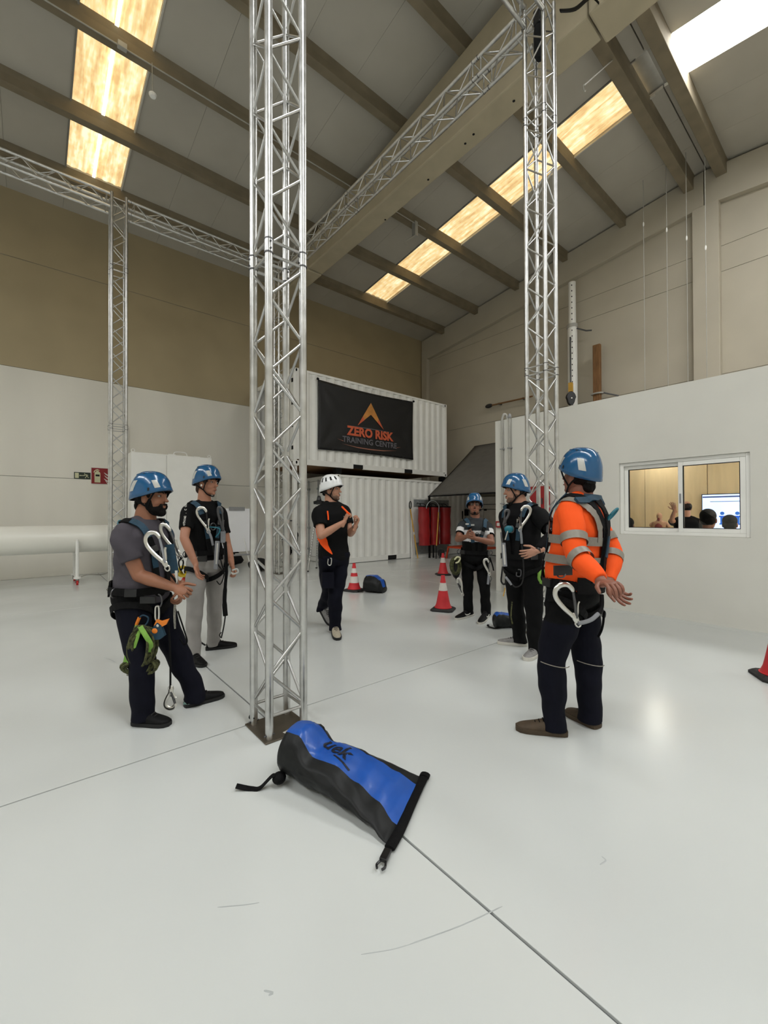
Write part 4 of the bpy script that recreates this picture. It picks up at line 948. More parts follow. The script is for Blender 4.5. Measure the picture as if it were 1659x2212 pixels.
wp_ = thing('timber_post', 'brown timber post standing against the gable wall', 'post', (gxx, 5.3, 0))
wa, wb_ = onX(1286, 746, gxx), onX(1299, 860, gxx); ztop = wa.z
obj('plank', MB().box(gxx-.06, gxx+.06, 5.18, 5.38, 0, ztop), 'wood', wp_, bevel=.015); zc = onX(1294, 850, gxx).z
obj('strap_ring', MB().tube([V(gxx+.10*math.cos(a), 5.28+.16*math.sin(a), zc) for a in np.linspace(0, 2*math.pi, 17)], .025, 8), 'conduit', wp_, True); obj('stay', MB().tube([V(gxx, 5.12, zc), V(gxx+.12, 4.75, zc-.15)], .02, 6), 'metal_dark', wp_)
bar = thing('wall_pole', 'horizontal brown pole with a dark knob fixed to the gable wall', 'pole', (12.6, 8.4, 5.3))
a, b = onX(1056, 877, 12.56), onX(1150, 856, 12.56)
obj('shaft', MB().tube([a, b], .028, 8), 'wood', bar, True); obj('knob', MB().ell(a, (.06, 0, 0), (0, .16, 0), (0, 0, .075), 12, 8), 'rubber', bar, True)
for f in (.25, .8): q = a.lerp(b, f); obj('bracket', MB().box(q.x-.02, 12.70, q.y-.03, q.y+.03, q.z-.03, q.z+.03), 'metal_dark', bar)
for i, (px_, nm) in enumerate(((1388, 'leftmost'), (1438, 'second'), (1481, 'third'), (1522, 'rightmost'))):
    q = onX(px_+3, 600, 11.6); tz = roof_z(q.y)-.02
    t = thing('hanging_wire', '%s of the four thin wires hanging by the gable wall' % (nm if nm in ('leftmost', 'rightmost') else nm+' from left'), 'wire', (q.x, q.y, 0), 'thin wires in front of the gable wall')
    obj('wire', MB().tube([V(q.x, q.y, .02), V(q.x, q.y, tz)], .007, 6), 'conduit', t); obj('hook', MB().ell((q.x, q.y, 8.6-i*.4), (.018, 0, 0), (0, .018, 0), (0, 0, .06), 8, 6), 'white_steel', t)
    obj('anchor', MB().box(q.x-.04, q.x+.04, q.y-.04, q.y+.04, 0, .02), 'metal_dark', t)
# television in the training room
tv = thing('television', 'wall screen showing a slide with two blue figures, seen through the window', 'television', (10.33, 1.75, 1.02))
ty0, ty1, tz0, tz1 = 1.18, 2.39, 1.03, 1.805
obj('casing', MB().box(10.335, 10.385, ty0, ty1, tz0, tz1), 'screen_black', tv, bevel=.004); sc_ = obj('screen', MB().box(10.330, 10.3349, ty0+.015, ty1-.015, tz0+.02, tz1-.015), 'screen', tv)
def slide(nm, ya, yb2, za, zb, m): obj(nm, MB().box(10.327, 10.3299, ya, yb2, za, zb), m, sc_)
slide('title_band', ty0+.02, ty1-.02, tz1-.075, tz1-.045, 'screen_band'); slide('text_line', 1.75, 2.25, tz1-.16, tz1-.145, 'screen_text')
for yc in (2.06, 1.83):
    obj('figure', MB().tube([V(10.327, yc, 1.42), V(10.3299, yc, 1.42)], .034, 14), 'screen_blue', sc_); slide('figure', yc-.03, yc+.03, 1.22, 1.37, 'screen_blue'); slide('figure', yc-.045, yc+.045, 1.20, 1.225, 'screen_blue'); slide('figure', yc-.05, yc+.05, 1.345, 1.372, 'screen_blue')
for i, z in enumerate((1.38, 1.335, 1.29, 1.245)): slide('text_line', 1.25, 1.62-(i % 2)*.03, z, z+.012, 'screen_text')
obj('wall_mount', MB().box(10.3851, 10.394, 1.6, 2.0, 1.3, 1.6), 'black', tv)

# ------------------------------------------------------------------ people
def remesh(mb, vox, smooth=4, fac=.5):
    me = bpy.data.meshes.new('tmp'); me.from_pydata(mb.v, [], mb.f); fixn_islands(me)
    o = bpy.data.objects.new('tmp', me); COL.objects.link(o)
    r = o.modifiers.new('r', 'REMESH'); r.mode = 'VOXEL'; r.voxel_size = vox
    if smooth:
        s = o.modifiers.new('s', 'SMOOTH'); s.iterations = smooth; s.factor = fac
    dg = bpy.context.evaluated_depsgraph_get(); out = bpy.data.meshes.new_from_object(o.evaluated_get(dg))
    bpy.data.objects.remove(o); bpy.data.meshes.remove(me)
    n = len(out.vertices); co = np.empty(n*3); out.vertices.foreach_get('co', co); nr = np.empty(n*3); out.vertices.foreach_get('normal', nr)
    fs = [tuple(p.vertices) for p in out.polygons]
    bpy.data.meshes.remove(out)
    return co.reshape(-1, 3), nr.reshape(-1, 3), fs
def fixn_islands(me):
    bm = bmesh.new(); bm.from_mesh(me); bmesh.ops.recalc_face_normals(bm, faces=bm.faces); bm.to_mesh(me); bm.free()
def wrinkle(co, nr, amp=.005, fr=9.0, seed=0.0, zs=2.2):
    x, y, z = co[:, 0]*fr+seed, co[:, 1]*fr+seed*1.7, co[:, 2]*fr*zs
    w_ = np.sin(z*1.0+2.1*np.sin(x*1.3+y*.9))*.5+np.sin(z*2.3+x*2.0-y*1.4+seed)*.3+np.sin(x*3.1+1.7*np.sin(z*.8))*np.sin(y*2.7+z)*.35
    return co+nr*(w_*amp)[:, None]
def meshobj(name, co, fs, m, parent, base):
    me = bpy.data.meshes.new(name); me.from_pydata([tuple(c) for c in (co-np.array(base))], [], fs)
    mm = m if isinstance(m, (list, tuple)) else [m]
    for k in mm: me.materials.append(MATS[k])
    me.shade_smooth(); o = link(me, name, parent); return o
def ribbon(mb, pts, nrm, w_, th=.004):
    rings = []
    for i in range(len(pts)):
        a = pts[max(0, i-1)]; b = pts[min(len(pts)-1, i+1)]; t = (b-a).normalized(); n = nrm[i]; s = t.cross(n)
        if s.length < 1e-6: s = t.orthogonal()
        s.normalize(); n = s.cross(t)
        ww = w_[i] if hasattr(w_, '__len__') else w_
        rings.append([pts[i]+s*ww/2+n*th, pts[i]-s*ww/2+n*th, pts[i]-s*ww/2-n*th, pts[i]+s*ww/2-n*th])
    return mb.loft(rings)
def solve(p, x, y, L, sign):
    d = ray(x, y).normalized(); w_ = p-CAMP; t = w_.dot(d); q = L*L-(w_-d*t).length_squared
    return CAMP+d*(t+sign*math.sqrt(q) if q > 0 else t)
def hand(body, fing, W, dv, nv, side, curl=(35, 35, 35, 35), sc=1.0, thumb=1.0, spread=.12):
    dv = V(dv).normalized(); nv = V(nv); nv = (nv-dv*nv.dot(dv)).normalized(); lat = dv.cross(nv)*side; s = sc
    body.ell(W+dv*.05*s, dv*.058*s, lat*.040*s, nv*.0155*s, 16, 10); body.ell(W+dv*.03*s+lat*.022*s+nv*.006*s, dv*.034*s, lat*.022*s, nv*.016*s, 12, 8)
    body.tube([W-dv*.05*s, W+dv*.03*s], [.026*s, .029*s], 12, ry=[.021*s, .017*s], up=lat, round_ends=True)
    ln = (.070, .080, .075, .060)
    for k in range(4):
        o = (.030-.0205*k)*s; b = W+dv*(.088-.004*abs(k-1.2))*s+lat*o; d = (dv+lat*(spread*(1.5-k)*.8)).normalized(); pts = [b-d*.02*s, b]
        ax = d.cross(nv); c = curl[k]
        for f, mul in ((.46, .8), (.30, 1.15), (.24, .8)):
            d = (Matrix.Rotation(R(c*mul), 3, ax) @ d); pts.append(pts[-1]+d*ln[k]*f*s)
        fing.tube(bez(pts, 2), [.0098*s]*2+[.0095*s]*3+[.0088*s]*2+[.008*s]*1+[.0068*s], 8, round_ends=True)
    b = W+dv*.022*s+lat*.030*s; d = (dv*.62+lat*.72*thumb+nv*.30).normalized(); d2 = (dv*.85+lat*.30*thumb+nv*.35).normalized()
    fing.tube(bez([b, b+d*.038*s, b+d*.038*s+d2*.032*s, b+d*.038*s+d2*.058*s], 2), [.0125*s, .0122*s, .0115*s, .0108*s, .0100*s, .009*s, .0075*s], 8, round_ends=True)

class Person:
    def __init__(S, label, D, P, N, head, th_t, th_h, skin, pitch=0, roll=0, bulk=1.0, hs=1.0, base=None, belly=0.0, group='people in helmets'):
        S.D = D; S.A = lambda x, y, dd=0.0: at(x, y, D+dd)
        a = R(th_t); S.f = RT*math.cos(a)+FW*math.sin(a); S.P = S.A(*P); S.N = S.A(*N); S.s = S.N-S.P; S.su = S.s.normalized()
        S.f = (S.f-S.su*S.f.dot(S.su)).normalized(); S.l = S.su.cross(S.f).normalized()
        a = R(th_h); hf = RT*math.cos(a)+FW*math.sin(a); hl = UPZ.cross(hf)
        hf = (hf*math.cos(R(pitch))+UPZ*math.sin(R(pitch))).normalized(); hu = hf.cross(hl); hu.normalize()
        if roll: q = Matrix.Rotation(R(roll), 3, hf); hl = q @ hl; hu = q @ hu
        S.hf, S.hl, S.hu = hf, hl, hu; S.H = S.A(*head); S.hs = hs; S.skin = skin; S.bulk = bulk; S.belly = belly
        S.body = MB(); S.fing = MB(); S.arms = []; S.legs = []; S.label = label; S.group = group
        S.shL = S.N-S.su*.088+S.l*.168*bulk; S.shR = S.N-S.su*.088-S.l*.168*bulk
        S.hipL = S.P+S.l*.088*bulk-S.su*.01; S.hipR = S.P-S.l*.088*bulk-S.su*.01
    PROF = [(-.17, .10, .085), (-.09, .150, .112), (0, .166, .120), (.15, .160, .116), (.32, .152, .110), (.5, .160, .116), (.68, .176, .122), (.82, .178, .114), (.91, .148, .094), (.97, .100, .078), (1.02, .074, .070), (1.07, .064, .062)]
    def ring(S, t, a, b, n=32, e=2.35, inf=0.0):
        c = S.P+S.s*t; out = []
        bl = S.belly*math.exp(-((t-.22)/.22)**2)
        for k in range(n):
            q = 2*math.pi*k/n; x = math.copysign(abs(math.cos(q))**(2/e), math.cos(q))*(a*S.bulk+inf+bl*.3); y = math.copysign(abs(math.sin(q))**(2/e), math.sin(q))*(b*S.bulk+inf)
            if y > 0: y += bl*math.sin(q)
            out.append(c+S.l*x+S.f*y)
        return out
    def torso(S, t0, t1, inf):
        pr = S.PROF
        def iv(t):
            for a, b in zip(pr[:-1], pr[1:]):
                if a[0] <= t <= b[0]: f = (t-a[0])/(b[0]-a[0]); return a[1]+(b[1]-a[1])*f, a[2]+(b[2]-a[2])*f
            return pr[-1][1:] if t > 1 else pr[0][1:]
        n = 26; return [S.ring(t0+(t1-t0)*i/n, *iv(t0+(t1-t0)*i/n), inf=inf) for i in range(n+1)]
    def hp(S, x, y, z): return S.H+(S.hl*x+S.hf*y+S.hu*z)*S.hs
    def arm(S, side, elbow, wrist, es=-1, ws=-1, lu=.29, lf=.255, hand_to=None, palm=None, curl=(35,)*4, thumb=1.0, hsc=1.0, hand_dir=None, tside=None):
        sh = S.shL if side == 'L' else S.shR
        E = solve(sh, *elbow, lu*S.hs, es); W = solve(E, *wrist, lf*S.hs, ws)
        dv = hand_dir if hand_dir is not None else ((solve(W, *hand_to[:2], .1, hand_to[2] if len(hand_to) > 2 else -1)-W) if hand_to else (W-E))
        S.arms.append((sh, E, W)); b = S.bulk
        S.body.tube(bez([sh+(S.N-sh)*.25, sh, sh.lerp(E, .5), E], 4), np.interp(np.linspace(0, 3, 13), [0, 1, 2, 3], [.045*b, .054*b, .047*b, .040*b]), 14, round_ends=True)
        S.body.tube(bez([E, E.lerp(W, .33), W], 5), np.interp(np.linspace(0, 2, 11), [0, 1, 2], [.041*b, .042*b, .026]), 14, round_ends=True)
        ts = tside if tside is not None else (1 if side == 'R' else -1)
        hand(S.body, S.fing, W, dv, palm if palm is not None else S.f*-1, ts, curl, hsc*S.hs, thumb)
        return E, W
    def leg(S, side, knee, heel, toe, kd=0.0, ankle=None):
        hp = S.hipL if side == 'L' else S.hipR
        hl = heel if isinstance(heel, Vector) else fl(*heel); to = toe if isinstance(toe, Vector) else fl(*toe)
        fd = (to-hl); an = (hl+fd*.24+UPZ*.10) if ankle is None else ankle
        kn = at(knee[0], knee[1], (depth(hp)+depth(an))/2+kd); b = S.bulk
        S.legs.append((hp, kn, an, hl, to))
        S.body.tube(bez([hp, hp.lerp(kn, .5), kn, kn.lerp(an, .35), an], 4), np.interp(np.linspace(0, 4, 17), [0, 1, 2, 3, 4], [.080*b, .070*b, .052*b, .050*b, .036]), 14, round_ends=True)
        S.body.tube([an-UPZ*.02, hl+fd*.5+UPZ*.03], [.028, .018], 10, round_ends=True)
    def build(S, base=None):
        b = MB(); S.body.loft(S.torso(-.17, 1.06, -.006))
        E = lambda c, r, nu=20, nv=14: S.body.ell(S.hp(*c), S.hl*r[0]*S.hs, S.hf*r[1]*S.hs, S.hu*r[2]*S.hs, nu, nv)
        E((0, -.012, .045), (.077, .096, .085)); E((0, .018, -.02), (.069, .076, .09)); E((0, .030, -.070), (.056, .060, .046)); E((0, .074, -.098), (.025, .020, .019))
        for s in (-1, 1): E((s*.038, .056, -.034), (.025, .024, .028)); E((s*.0785, -.006, -.010), (.010, .021, .034), 12, 10)
        E((0, .086, .030), (.050, .013, .012)); E((0, .100, .002), (.0105, .015, .030)); E((0, .113, -.022), (.0165, .016, .0125)); E((0, .094, -.058), (.023, .011, .0065)); E((0, .093, -.069), (.020, .010, .0065))
        S.body.tube([S.hp(0, -.020, -.03), S.H.lerp(S.N, .5)-S.hf*.012, S.N-S.su*.06], [.057*S.hs, .060*S.bulk, .075*S.bulk], 18, round_ends=True)
        co, nr, fs = remesh(S.body, .0065, 3)
        k = len(co); allv = [tuple(c) for c in co]+list(S.fing.v); allf = fs+[tuple(i+k for i in f) for f in S.fing.f]
        c = S.P.lerp(S.P, 0); S.base = V(base) if base is not None else V(S.P.x, S.P.y, 0)
        me = bpy.data.meshes.new('person'); me.from_pydata([(x-S.base.x, y-S.base.y, z-S.base.z) for x, y, z in allv], [], allf); me.materials.append(MATS[S.skin]); me.shade_smooth()
        S.o = link(me, 'person', None, S.base); tag(S.o, S.label, 'person', S.group)
        tb = MB().loft(S.torso(-.17, 1.03, .019))
        for sh in (S.shL, S.shR): tb.tube([S.N+S.su*.015+(sh-S.N)*.16, S.N.lerp(sh, .5)+S.su*.012, sh], [.056*S.bulk, .062*S.bulk, .066*S.bulk], 16, round_ends=True)
        S.bvh = BVHTree.FromPolygons(tb.v, tb.f)
        for s in (-1, 1):
            e = S.part('eye', MB().ell(S.hp(s*.031, .0775, .013), S.hl*.0125*S.hs, S.hf*.0125*S.hs, S.hu*.0080*S.hs, 12, 8), 'eye_white', True)
            S.part('iris', MB().ell(S.hp(s*.031, .0865, .013), S.hl*.0062*S.hs, S.hf*.0045*S.hs, S.hu*.0062*S.hs, 10, 6), 'iris', True, e)
            S.part('eyebrow', MB().tube(bez([S.hp(s*.012, .099, .033), S.hp(s*.032, .096, .042), S.hp(s*.052, .078, .035)], 4), [.003, .004, .005, .005, .005, .0045, .004, .003, .002], 6), S.hair if hasattr(S, 'hair') else 'hair_dark')
        if not getattr(S, 'nolips', False): S.part('lips', MB().ell(S.hp(0, .1015, -.0635), S.hl*.020*S.hs, S.hf*.006*S.hs, S.hu*.0055*S.hs, 12, 6), 'lips', True)
        return S.o
    def part(S, name, mb, m, smooth=True, parent=None):
        return obj(name, mb, m, parent or S.o, smooth)
    def shirt(S, m, sleeve=.55, hem=-.14, long=False, name='shirt', amp=.0075, sl_r=(.066, .064), mats=None, classify=None, seed=0, collar=True):
        mb = MB().loft(S.torso(hem, 1.035, .011))
        for sh in (S.shL, S.shR): mb.tube([S.N+S.su*.015+(sh-S.N)*.16, S.N.lerp(sh, .5)+S.su*.012, sh], [.050*S.bulk, .056*S.bulk, .062*S.bulk], 16, round_ends=True)
        for (sh, E, W) in S.arms:
            b = S.bulk
            if long:
                pts = bez([sh+(S.N-sh)*.45-S.su*.012, sh, sh.lerp(E, .5), E, E.lerp(W, .5), E.lerp(W, .92)], 4); rr = np.interp(np.linspace(0, 5, 21), [0, 1, 2, 3, 4, 5], [.056*b, .066*b, .063*b, .057*b, .050*b, .041])
            else:
                e = sh.lerp(E, sleeve); pts = bez([sh+(S.N-sh)*.45-S.su*.012, sh, sh.lerp(e, .5), e], 4); rr = np.interp(np.linspace(0, 3, 13), [0, 1, 2, 3], [.056*b, .066*b, (sl_r[0])*b, sl_r[1]*b])
            mb.tube(pts, list(rr), 18)
        co, nr, fs = remesh(mb, .0085, 3); co = wrinkle(co, nr, amp, 8.5, seed)
        o = meshobj(name, co, fs, mats or m, S.o, S.base)
        if classify:
            for p in o.data.polygons:
                c = np.mean([co[i] for i in p.vertices], axis=0); p.material_index = classify(V(c))
        S.shirt_o = o; S.shirt_bvh = BVHTree.FromPolygons([tuple(c) for c in co], fs)
        return o
    def trousers(S, m, top=.20, black_top=None, loose=1.0, amp=.0075, seed=1, hemr=.072):
        mb = MB().loft(S.torso(-.17, top, .010))
        for (hp, kn, an, hl, to) in S.legs:
            b = S.bulk*loose; dn = (an-kn).normalized(); hem = an-UPZ*.068
            mb.tube(bez([hp+S.su*.03, hp.lerp(kn, .45), kn, kn.lerp(an, .5), an, hem], 4), list(np.interp(np.linspace(0, 5, 21), [0, 1, 2, 3, 4, 5], [.096*b, .089*b, .073*b, .068*b, .066*loose, hemr*loose])), 20)
        co, nr, fs = remesh(mb, .0085, 3); co = wrinkle(co, nr, amp, 7.5, seed, 2.6)
        S.tr_bvh = BVHTree.FromPolygons([tuple(c) for c in co], fs)
        o = meshobj('trousers', co, fs, [m, 'trouser_black'], S.o, S.base)
        if black_top:
            for p in o.data.polygons: p.material_index = 1 if co[p.vertices[0]][2] > S.P.z-black_top else 0
        return o
    def shoe(S, i, up, sole, w_=.050, sole_h=.026, lace=True, tilt=None):
        hp, kn, an, hl, to = S.legs[i]; d = (to-hl); L = d.length; d = d.normalized(); hz = V(d.x, d.y, 0).normalized(); sd = UPZ.cross(hz); un = sd.cross(d)*-1 if False else d.cross(sd)*-1
        if un.z < 0: un = -un
        st = [(0, .030, .070), (.06, .037, .088), (.18, .040, .100), (.32, .041, .098), (.46, .043, .080), (.62, .046, .064), (.80, .045, .052), (.92, .036, .044), (1.0, .014, .034)]
        k = w_/.046; rings = []
        for s, a, h in st:
            c = hl+d*(L*s); rings.append([c+sd*(a*k*math.copysign(abs(math.cos(q))**.8, math.cos(q)))+un*(sole_h*.6+(h-sole_h*.5)*max(0, math.sin(q))**.75) for q in np.linspace(0, math.pi, 13)]+[c+sd*(-a*k*.6)+un*sole_h*.5, c+sd*(a*k*.6)+un*sole_h*.5])
        o = S.part('shoe', MB().loft(rings), up, True)
        o.modifiers.new('s', 'SUBSURF').levels = 1; o.modifiers['s'].render_levels = 1
        poly = [(s*L, a*k+.004) for s, a, h in st]; poly = [(x, y) for x, y in poly]+[(x, -y) for x, y in poly[::-1]]; poly = [(-.006, .02)]+poly+[(-.006, -.02)]
        r2 = [[hl+d*x+sd*y*f+un*z for x, y in poly] for f, z in ((.94, .001), (1.02, sole_h*.5), (1.0, sole_h))]
        S.part('sole', MB().loft(r2), sole, True, o)
        S.part('sock', MB().tube([an+UPZ*.03, an-UPZ*.055], [.046, .048], 14), 'black', True, o)
        if lace:
            for j in range(4):
                s = .38+.075*j; h = np.interp(s, [q[0] for q in st], [q[2] for q in st]); c = hl+d*(L*s)+un*(h+.012-.003*j)
                S.part('lace', MB().tube(bez([c-sd*.024-un*.008, c+d*.004, c+sd*.024-un*.008], 4), .0035, 6), 'black' if up != 'shoe_black' else 'rubber', False, o)
        return o
    # --- helmet
    def dome(S, az, psi, off=0.0):
        fr = max(0, math.cos(az)); zr = -.026+.037*math.cos(az)-.010*(math.sin(az)**4)
        rho = math.cos(psi)**.72 if psi < math.pi/2-1e-6 else 0.0
        lip = 1+(.075*fr**3+.012)*max(0, 1-psi/.22)
        a, b, top = .118, .143, .150
        x = math.sin(az)*(a+off)*rho*lip; y = math.cos(az)*(b+off)*rho*lip; z = zr+(top+off-zr)*math.sin(psi)**.95
        return S.hp(0, -.006, .044)+(S.hl*x+S.hf*y+S.hu*z)*S.hs
    def helmet(S, m, white=False):
        n, k = 44, 16; rings = [[S.dome(2*math.pi*j/n, (math.pi/2-.06)*(i/k)**.9) for j in range(n)] for i in range(k+1)]
        mb = MB().loft(rings, cap=False); top = S.dome(0, math.pi/2); mb.add(rings[-1]+[top], [(j, (j+1) % n, n) for j in range(n)])
        o = S.part('helmet', mb, m, True); bm = bmesh.new(); bm.from_mesh(o.data); bmesh.ops.remove_doubles(bm, verts=bm.verts, dist=1e-6); bmesh.ops.recalc_face_normals(bm, faces=bm.faces)
        bm.to_mesh(o.data); bm.free(); o.data.shade_smooth()
        so = o.modifiers.new('s', 'SOLIDIFY'); so.thickness = .007*S.hs; so.offset = -1
        def patch(nm, mat_, azs, ps, off=.0012):
            g = [[S.dome(R(azs[0]+(azs[1]-azs[0])*i/4+azs[2]*j/4), ps[0]+(ps[1]-ps[0])*j/4, off) for i in range(5)] for j in range(5)]
            S.part(nm, MB().loft(g, cap=False, closed=False), mat_, True, o)
        for s in (-1, 1):
            if not white:
                patch('reflective_sticker', 'reflective', (s*36, s*52, s*9), (.17, .56)); patch('reflective_sticker', 'reflective', (s*116, s*136, -s*10), (.24, .66))
                patch('clip', 'black_plastic', (s*66, s*71, 0), (.12, .24), .003)
                for a0, a1, p0, p1 in ((118, 134, 1.02, 1.10), (88, 96, 1.02, 1.08), (58, 70, 1.08, 1.14)): patch('vent', 'helmet_pad', (s*a0, s*a1, 0), (p0, p1), .0015)
                g = [S.dome(R(s*a), 1.12-.002*abs(a-90), .001) for a in range(30, 160, 10)]; S.part('ridge', MB().tube(g, [.001]+[.0035]*(len(g)-2)+[.001], 8), m, True, o)
            else:
                for a0 in (34, 62, 90, 116): patch('vent', 'dark', (s*a0, s*(a0+9), s*5), (.52, .86), .0012)
                patch('vent', 'dark', (s*140, s*152, s*4), (.45, .70), .0012)
        # headband, chin straps
        rb = [[S.dome(2*math.pi*j/36, .10, -.010+dz*0)-S.hu*z for j in range(36)] for z, dz in ((-.005, 0), (.022, 0))]
        S.part('headband', MB().loft(rb, cap=False), 'helmet_pad', True, o)
        for s in (-1, 1):
            J = S.hp(s*.073, .014, -.066); mb = MB()
            for az in (52, 118):
                p = S.dome(R(s*az), .03, -.006); q = [p, p.lerp(J, .5)+S.hl*s*.010, J]; mb.tube(bez(q, 5), .0016, 6, ry=.007, up=S.hl)
            mb.tube(bez([J, S.hp(s*.052, .040, -.108), S.hp(s*.022, .066, -.126), S.hp(0, .072, -.128)], 5), .0018, 6, ry=.0075, up=S.hl*s)
            S.part('chin_strap', mb, 'webbing', True, o)
        S.part('chin_buckle', MB().ell(S.hp(0, .073, -.128), S.hl*.016, S.hf*.008, S.hu*.007, 10, 6), 'black_plastic', True, o)
        cr = MB().ell(S.hp(0, -.094, -.030), S.hl*.045*S.hs, S.hf*.016*S.hs, S.hu*.026*S.hs, 12, 8); S.part('ratchet', cr, 'helmet_pad', True, o)
        return o
    def hairs(S, m='hair_dark', low=0.0, back=0.0):
        mb = MB(); mb.ell(S.hp(0, -.024, .030-low*.5), S.hl*.0815*S.hs, S.hf*(.092+back)*S.hs, S.hu*(.088+low)*S.hs, 24, 16)
        if back: mb.ell(S.hp(0, -.085, -.055), S.hl*.055*S.hs, S.hf*.028*S.hs, S.hu*.05*S.hs)
        co, nr, fs = remesh(mb, .006, 2); co = wrinkle(co, nr, .0015, 60, 2, 1); return meshobj('hair', co, fs, m, S.o, S.base)
    def beard(S, kind='full', m='hair_dark'):
        mb = MB(); E = lambda c, r: mb.ell(S.hp(*c), S.hl*r[0]*S.hs, S.hf*r[1]*S.hs, S.hu*r[2]*S.hs, 18, 12)
        if kind == 'full':
            E((0, .036, -.082), (.0605, .063, .046)); E((0, .076, -.104), (.036, .029, .030)); E((0, .104, -.046), (.026, .009, .007))
            for s in (-1, 1): E((s*.060, .018, -.045), (.014, .028, .050)); E((s*.030, .090, -.062), (.010, .014, .022))
        elif kind == 'stubble':
            E((0, .0305, -.0735), (.0575, .0615, .0455)); E((0, .0745, -.0995), (.026, .0215, .020)); E((0, .0995, -.047), (.024, .009, .006))
            for s in (-1, 1): E((s*.058, .016, -.045), (.0125, .026, .040))
        elif kind == 'goatee':
            E((0, .082, -.106), (.020, .018, .022)); E((0, .101, -.047), (.022, .008, .005))
        co, nr, fs = remesh(mb, .0048, 2); return meshobj('beard', co, fs, m, S.o, S.base)
    # --- harness helpers
    def surf(S, t, phi, lift=.005):
        c = S.P+S.s*t; d = S.f*math.cos(R(phi))+S.l*math.sin(R(phi)); h = S.bvh.ray_cast(c+d*.7, -d)
        if h[0] is None: return c+d*.1, d
        n = h[1]; n = n if n.dot(d) > 0 else -n
        return h[0]+n*lift, n
    def strap(S, path, w_=.042, lift=.006, seg=6, th=.0028):
        p = bez([V(a, b, 0) for a, b in path], seg); P_, N_ = [], []
        for q in p: a, n = S.surf(q.x, q.y, lift); P_.append(a); N_.append(n)
        for _ in range(2): P_ = [P_[0]]+[(P_[i-1]+P_[i]*2+P_[i+1])/4 for i in range(1, len(P_)-1)]+[P_[-1]]
        if callable(w_): w_ = [w_(i/(len(P_)-1)) for i in range(len(P_))]
        return ribbon(MB(), P_, N_, w_, th)
    def harness(S, belt_t=.17, blue=True, legs=True, pad=True):
        mb = S.strap([(belt_t, a) for a in range(-180, 181, 20)], .050, .011, 3, .004)
        S.har = S.part('harness', mb, 'webbing', False)
        S.part('back_pad', S.strap([(belt_t+.01, a) for a in range(110, 251, 20)], .10, .007, 3, .006), 'webbing', True, S.har)
        for s in (-1, 1):
            S.part('shoulder_strap', S.strap([(belt_t+.02, s*14), (.42, s*20), (.62, s*26), (.80, s*38), (.94, s*54), (1.005, s*86), (.95, s*128), (.76, s*156), (.55, s*172), (belt_t, s*170)], .046, .012, 6, .004), 'webbing', False, S.har)
            if blue:
                S.part('blue_webbing', S.strap([(.80, s*38), (.93, s*52), (1.0, s*78)], .048, .0165, 6), 'blue_web', False, S.har)
                S.part('blue_webbing', S.strap([(.40, s*19), (.52, s*23), (.60, s*25)], .042, .0165, 6), 'blue_web', False, S.har)
            a, n = S.surf(.66, s*27, .020); tt = (S.surf(.72, s*31, .020)[0]-a).normalized()
            S.part('buckle', MB().obox(a, tt*.022, n.cross(tt)*.026, n*.005), 'metal_dark', False, S.har)
            a, n = S.surf(belt_t, s*62, .018); S.part('buckle', MB().obox(a, S.su*.026, n.cross(S.su)*.036, n*.008), 'black_plastic', False, S.har)
            a, n = S.surf(belt_t-.01, s*88, .02); S.part('side_ring', MB().tube([a+n*(.030*math.sin(k)+.006)+S.su.cross(n)*0+S.su*(-.03*math.cos(k)) for k in np.linspace(0, math.pi, 10)], .005, 6), 'metal_dark', True, S.har)
        S.part('chest_strap', S.strap([(.60, -27), (.60, 0), (.60, 27)], .034, .016, 6), 'webbing', False, S.har)
        a, n = S.surf(.60, 0, .022); S.part('chest_ring', MB().tube([a+S.l*.028*math.cos(k)+S.su*.034*math.sin(k) for k in np.linspace(0, 2*math.pi, 15)], .006, 6), 'metal_dark', True, S.har)
        if legs:
            for (hp, kn, an, hl, to) in S.legs:
                ax = (kn-hp).normalized(); c = hp.lerp(kn, .24); u = (S.l-ax*S.l.dot(ax)).normalized(); v = ax.cross(u); out = 1 if (hp-S.P).dot(S.l) > 0 else -1
                rr = .112*S.bulk; pts, nn = [], []
                for k in np.linspace(0, 2*math.pi, 25): n = u*math.cos(k)+v*math.sin(k); pts.append(c+n*rr-ax*(math.cos(k)*out*.055)); nn.append(n)
                S.part('leg_loop', ribbon(MB(), pts, nn, .044, .003), 'webbing', False, S.har)
        return S.har
    def dorsal(S, t=.74):
        a, n = S.surf(t, 180, .014); S.part('dorsal_plate', MB().obox(a, S.su*.05, S.l*.045, n*.006), 'webbing', False, S.har)
        c = a+n*.03+S.su*.05; u = (S.su*.8+n*.6).normalized()
        S.part('dorsal_ring', MB().tube([c+S.l*.032*math.cos(k)+u*.045*math.sin(k) for k in np.linspace(0, 2*math.pi, 18)], .0075, 8), 'teal_plastic', True, S.har)
    def hook(S, eye, top, dd=-.2, wide=.045, gate='metal_dark', m='metal_hook', flip=1, name='snap_hook', dd2=None, thick=1.0):
        e = S.A(eye[0], eye[1], dd); t = S.A(top[0], top[1], dd if dd2 is None else dd2); u = (t-e); L = u.length; u.normalize(); sd = u.cross(FW).normalized()*-flip
        q = lambda x, y: e+sd*x*wide/.045+u*y*L
        bp_ = bez([q(0, .08), q(.010, .22), q(.034, .50), q(.047, .76), q(.036, .93), q(.005, 1.0), q(-.028, .95), q(-.042, .82), q(-.040, .74)], 4)
        o = S.part(name, MB().tube(bp_, list(np.interp(np.linspace(0, 1, len(bp_)), [0, .2, .6, .9, 1], [.012, .0135, .016, .013, .008])), 10, ry=[.007*thick]*len(bp_), up=sd), m, True)
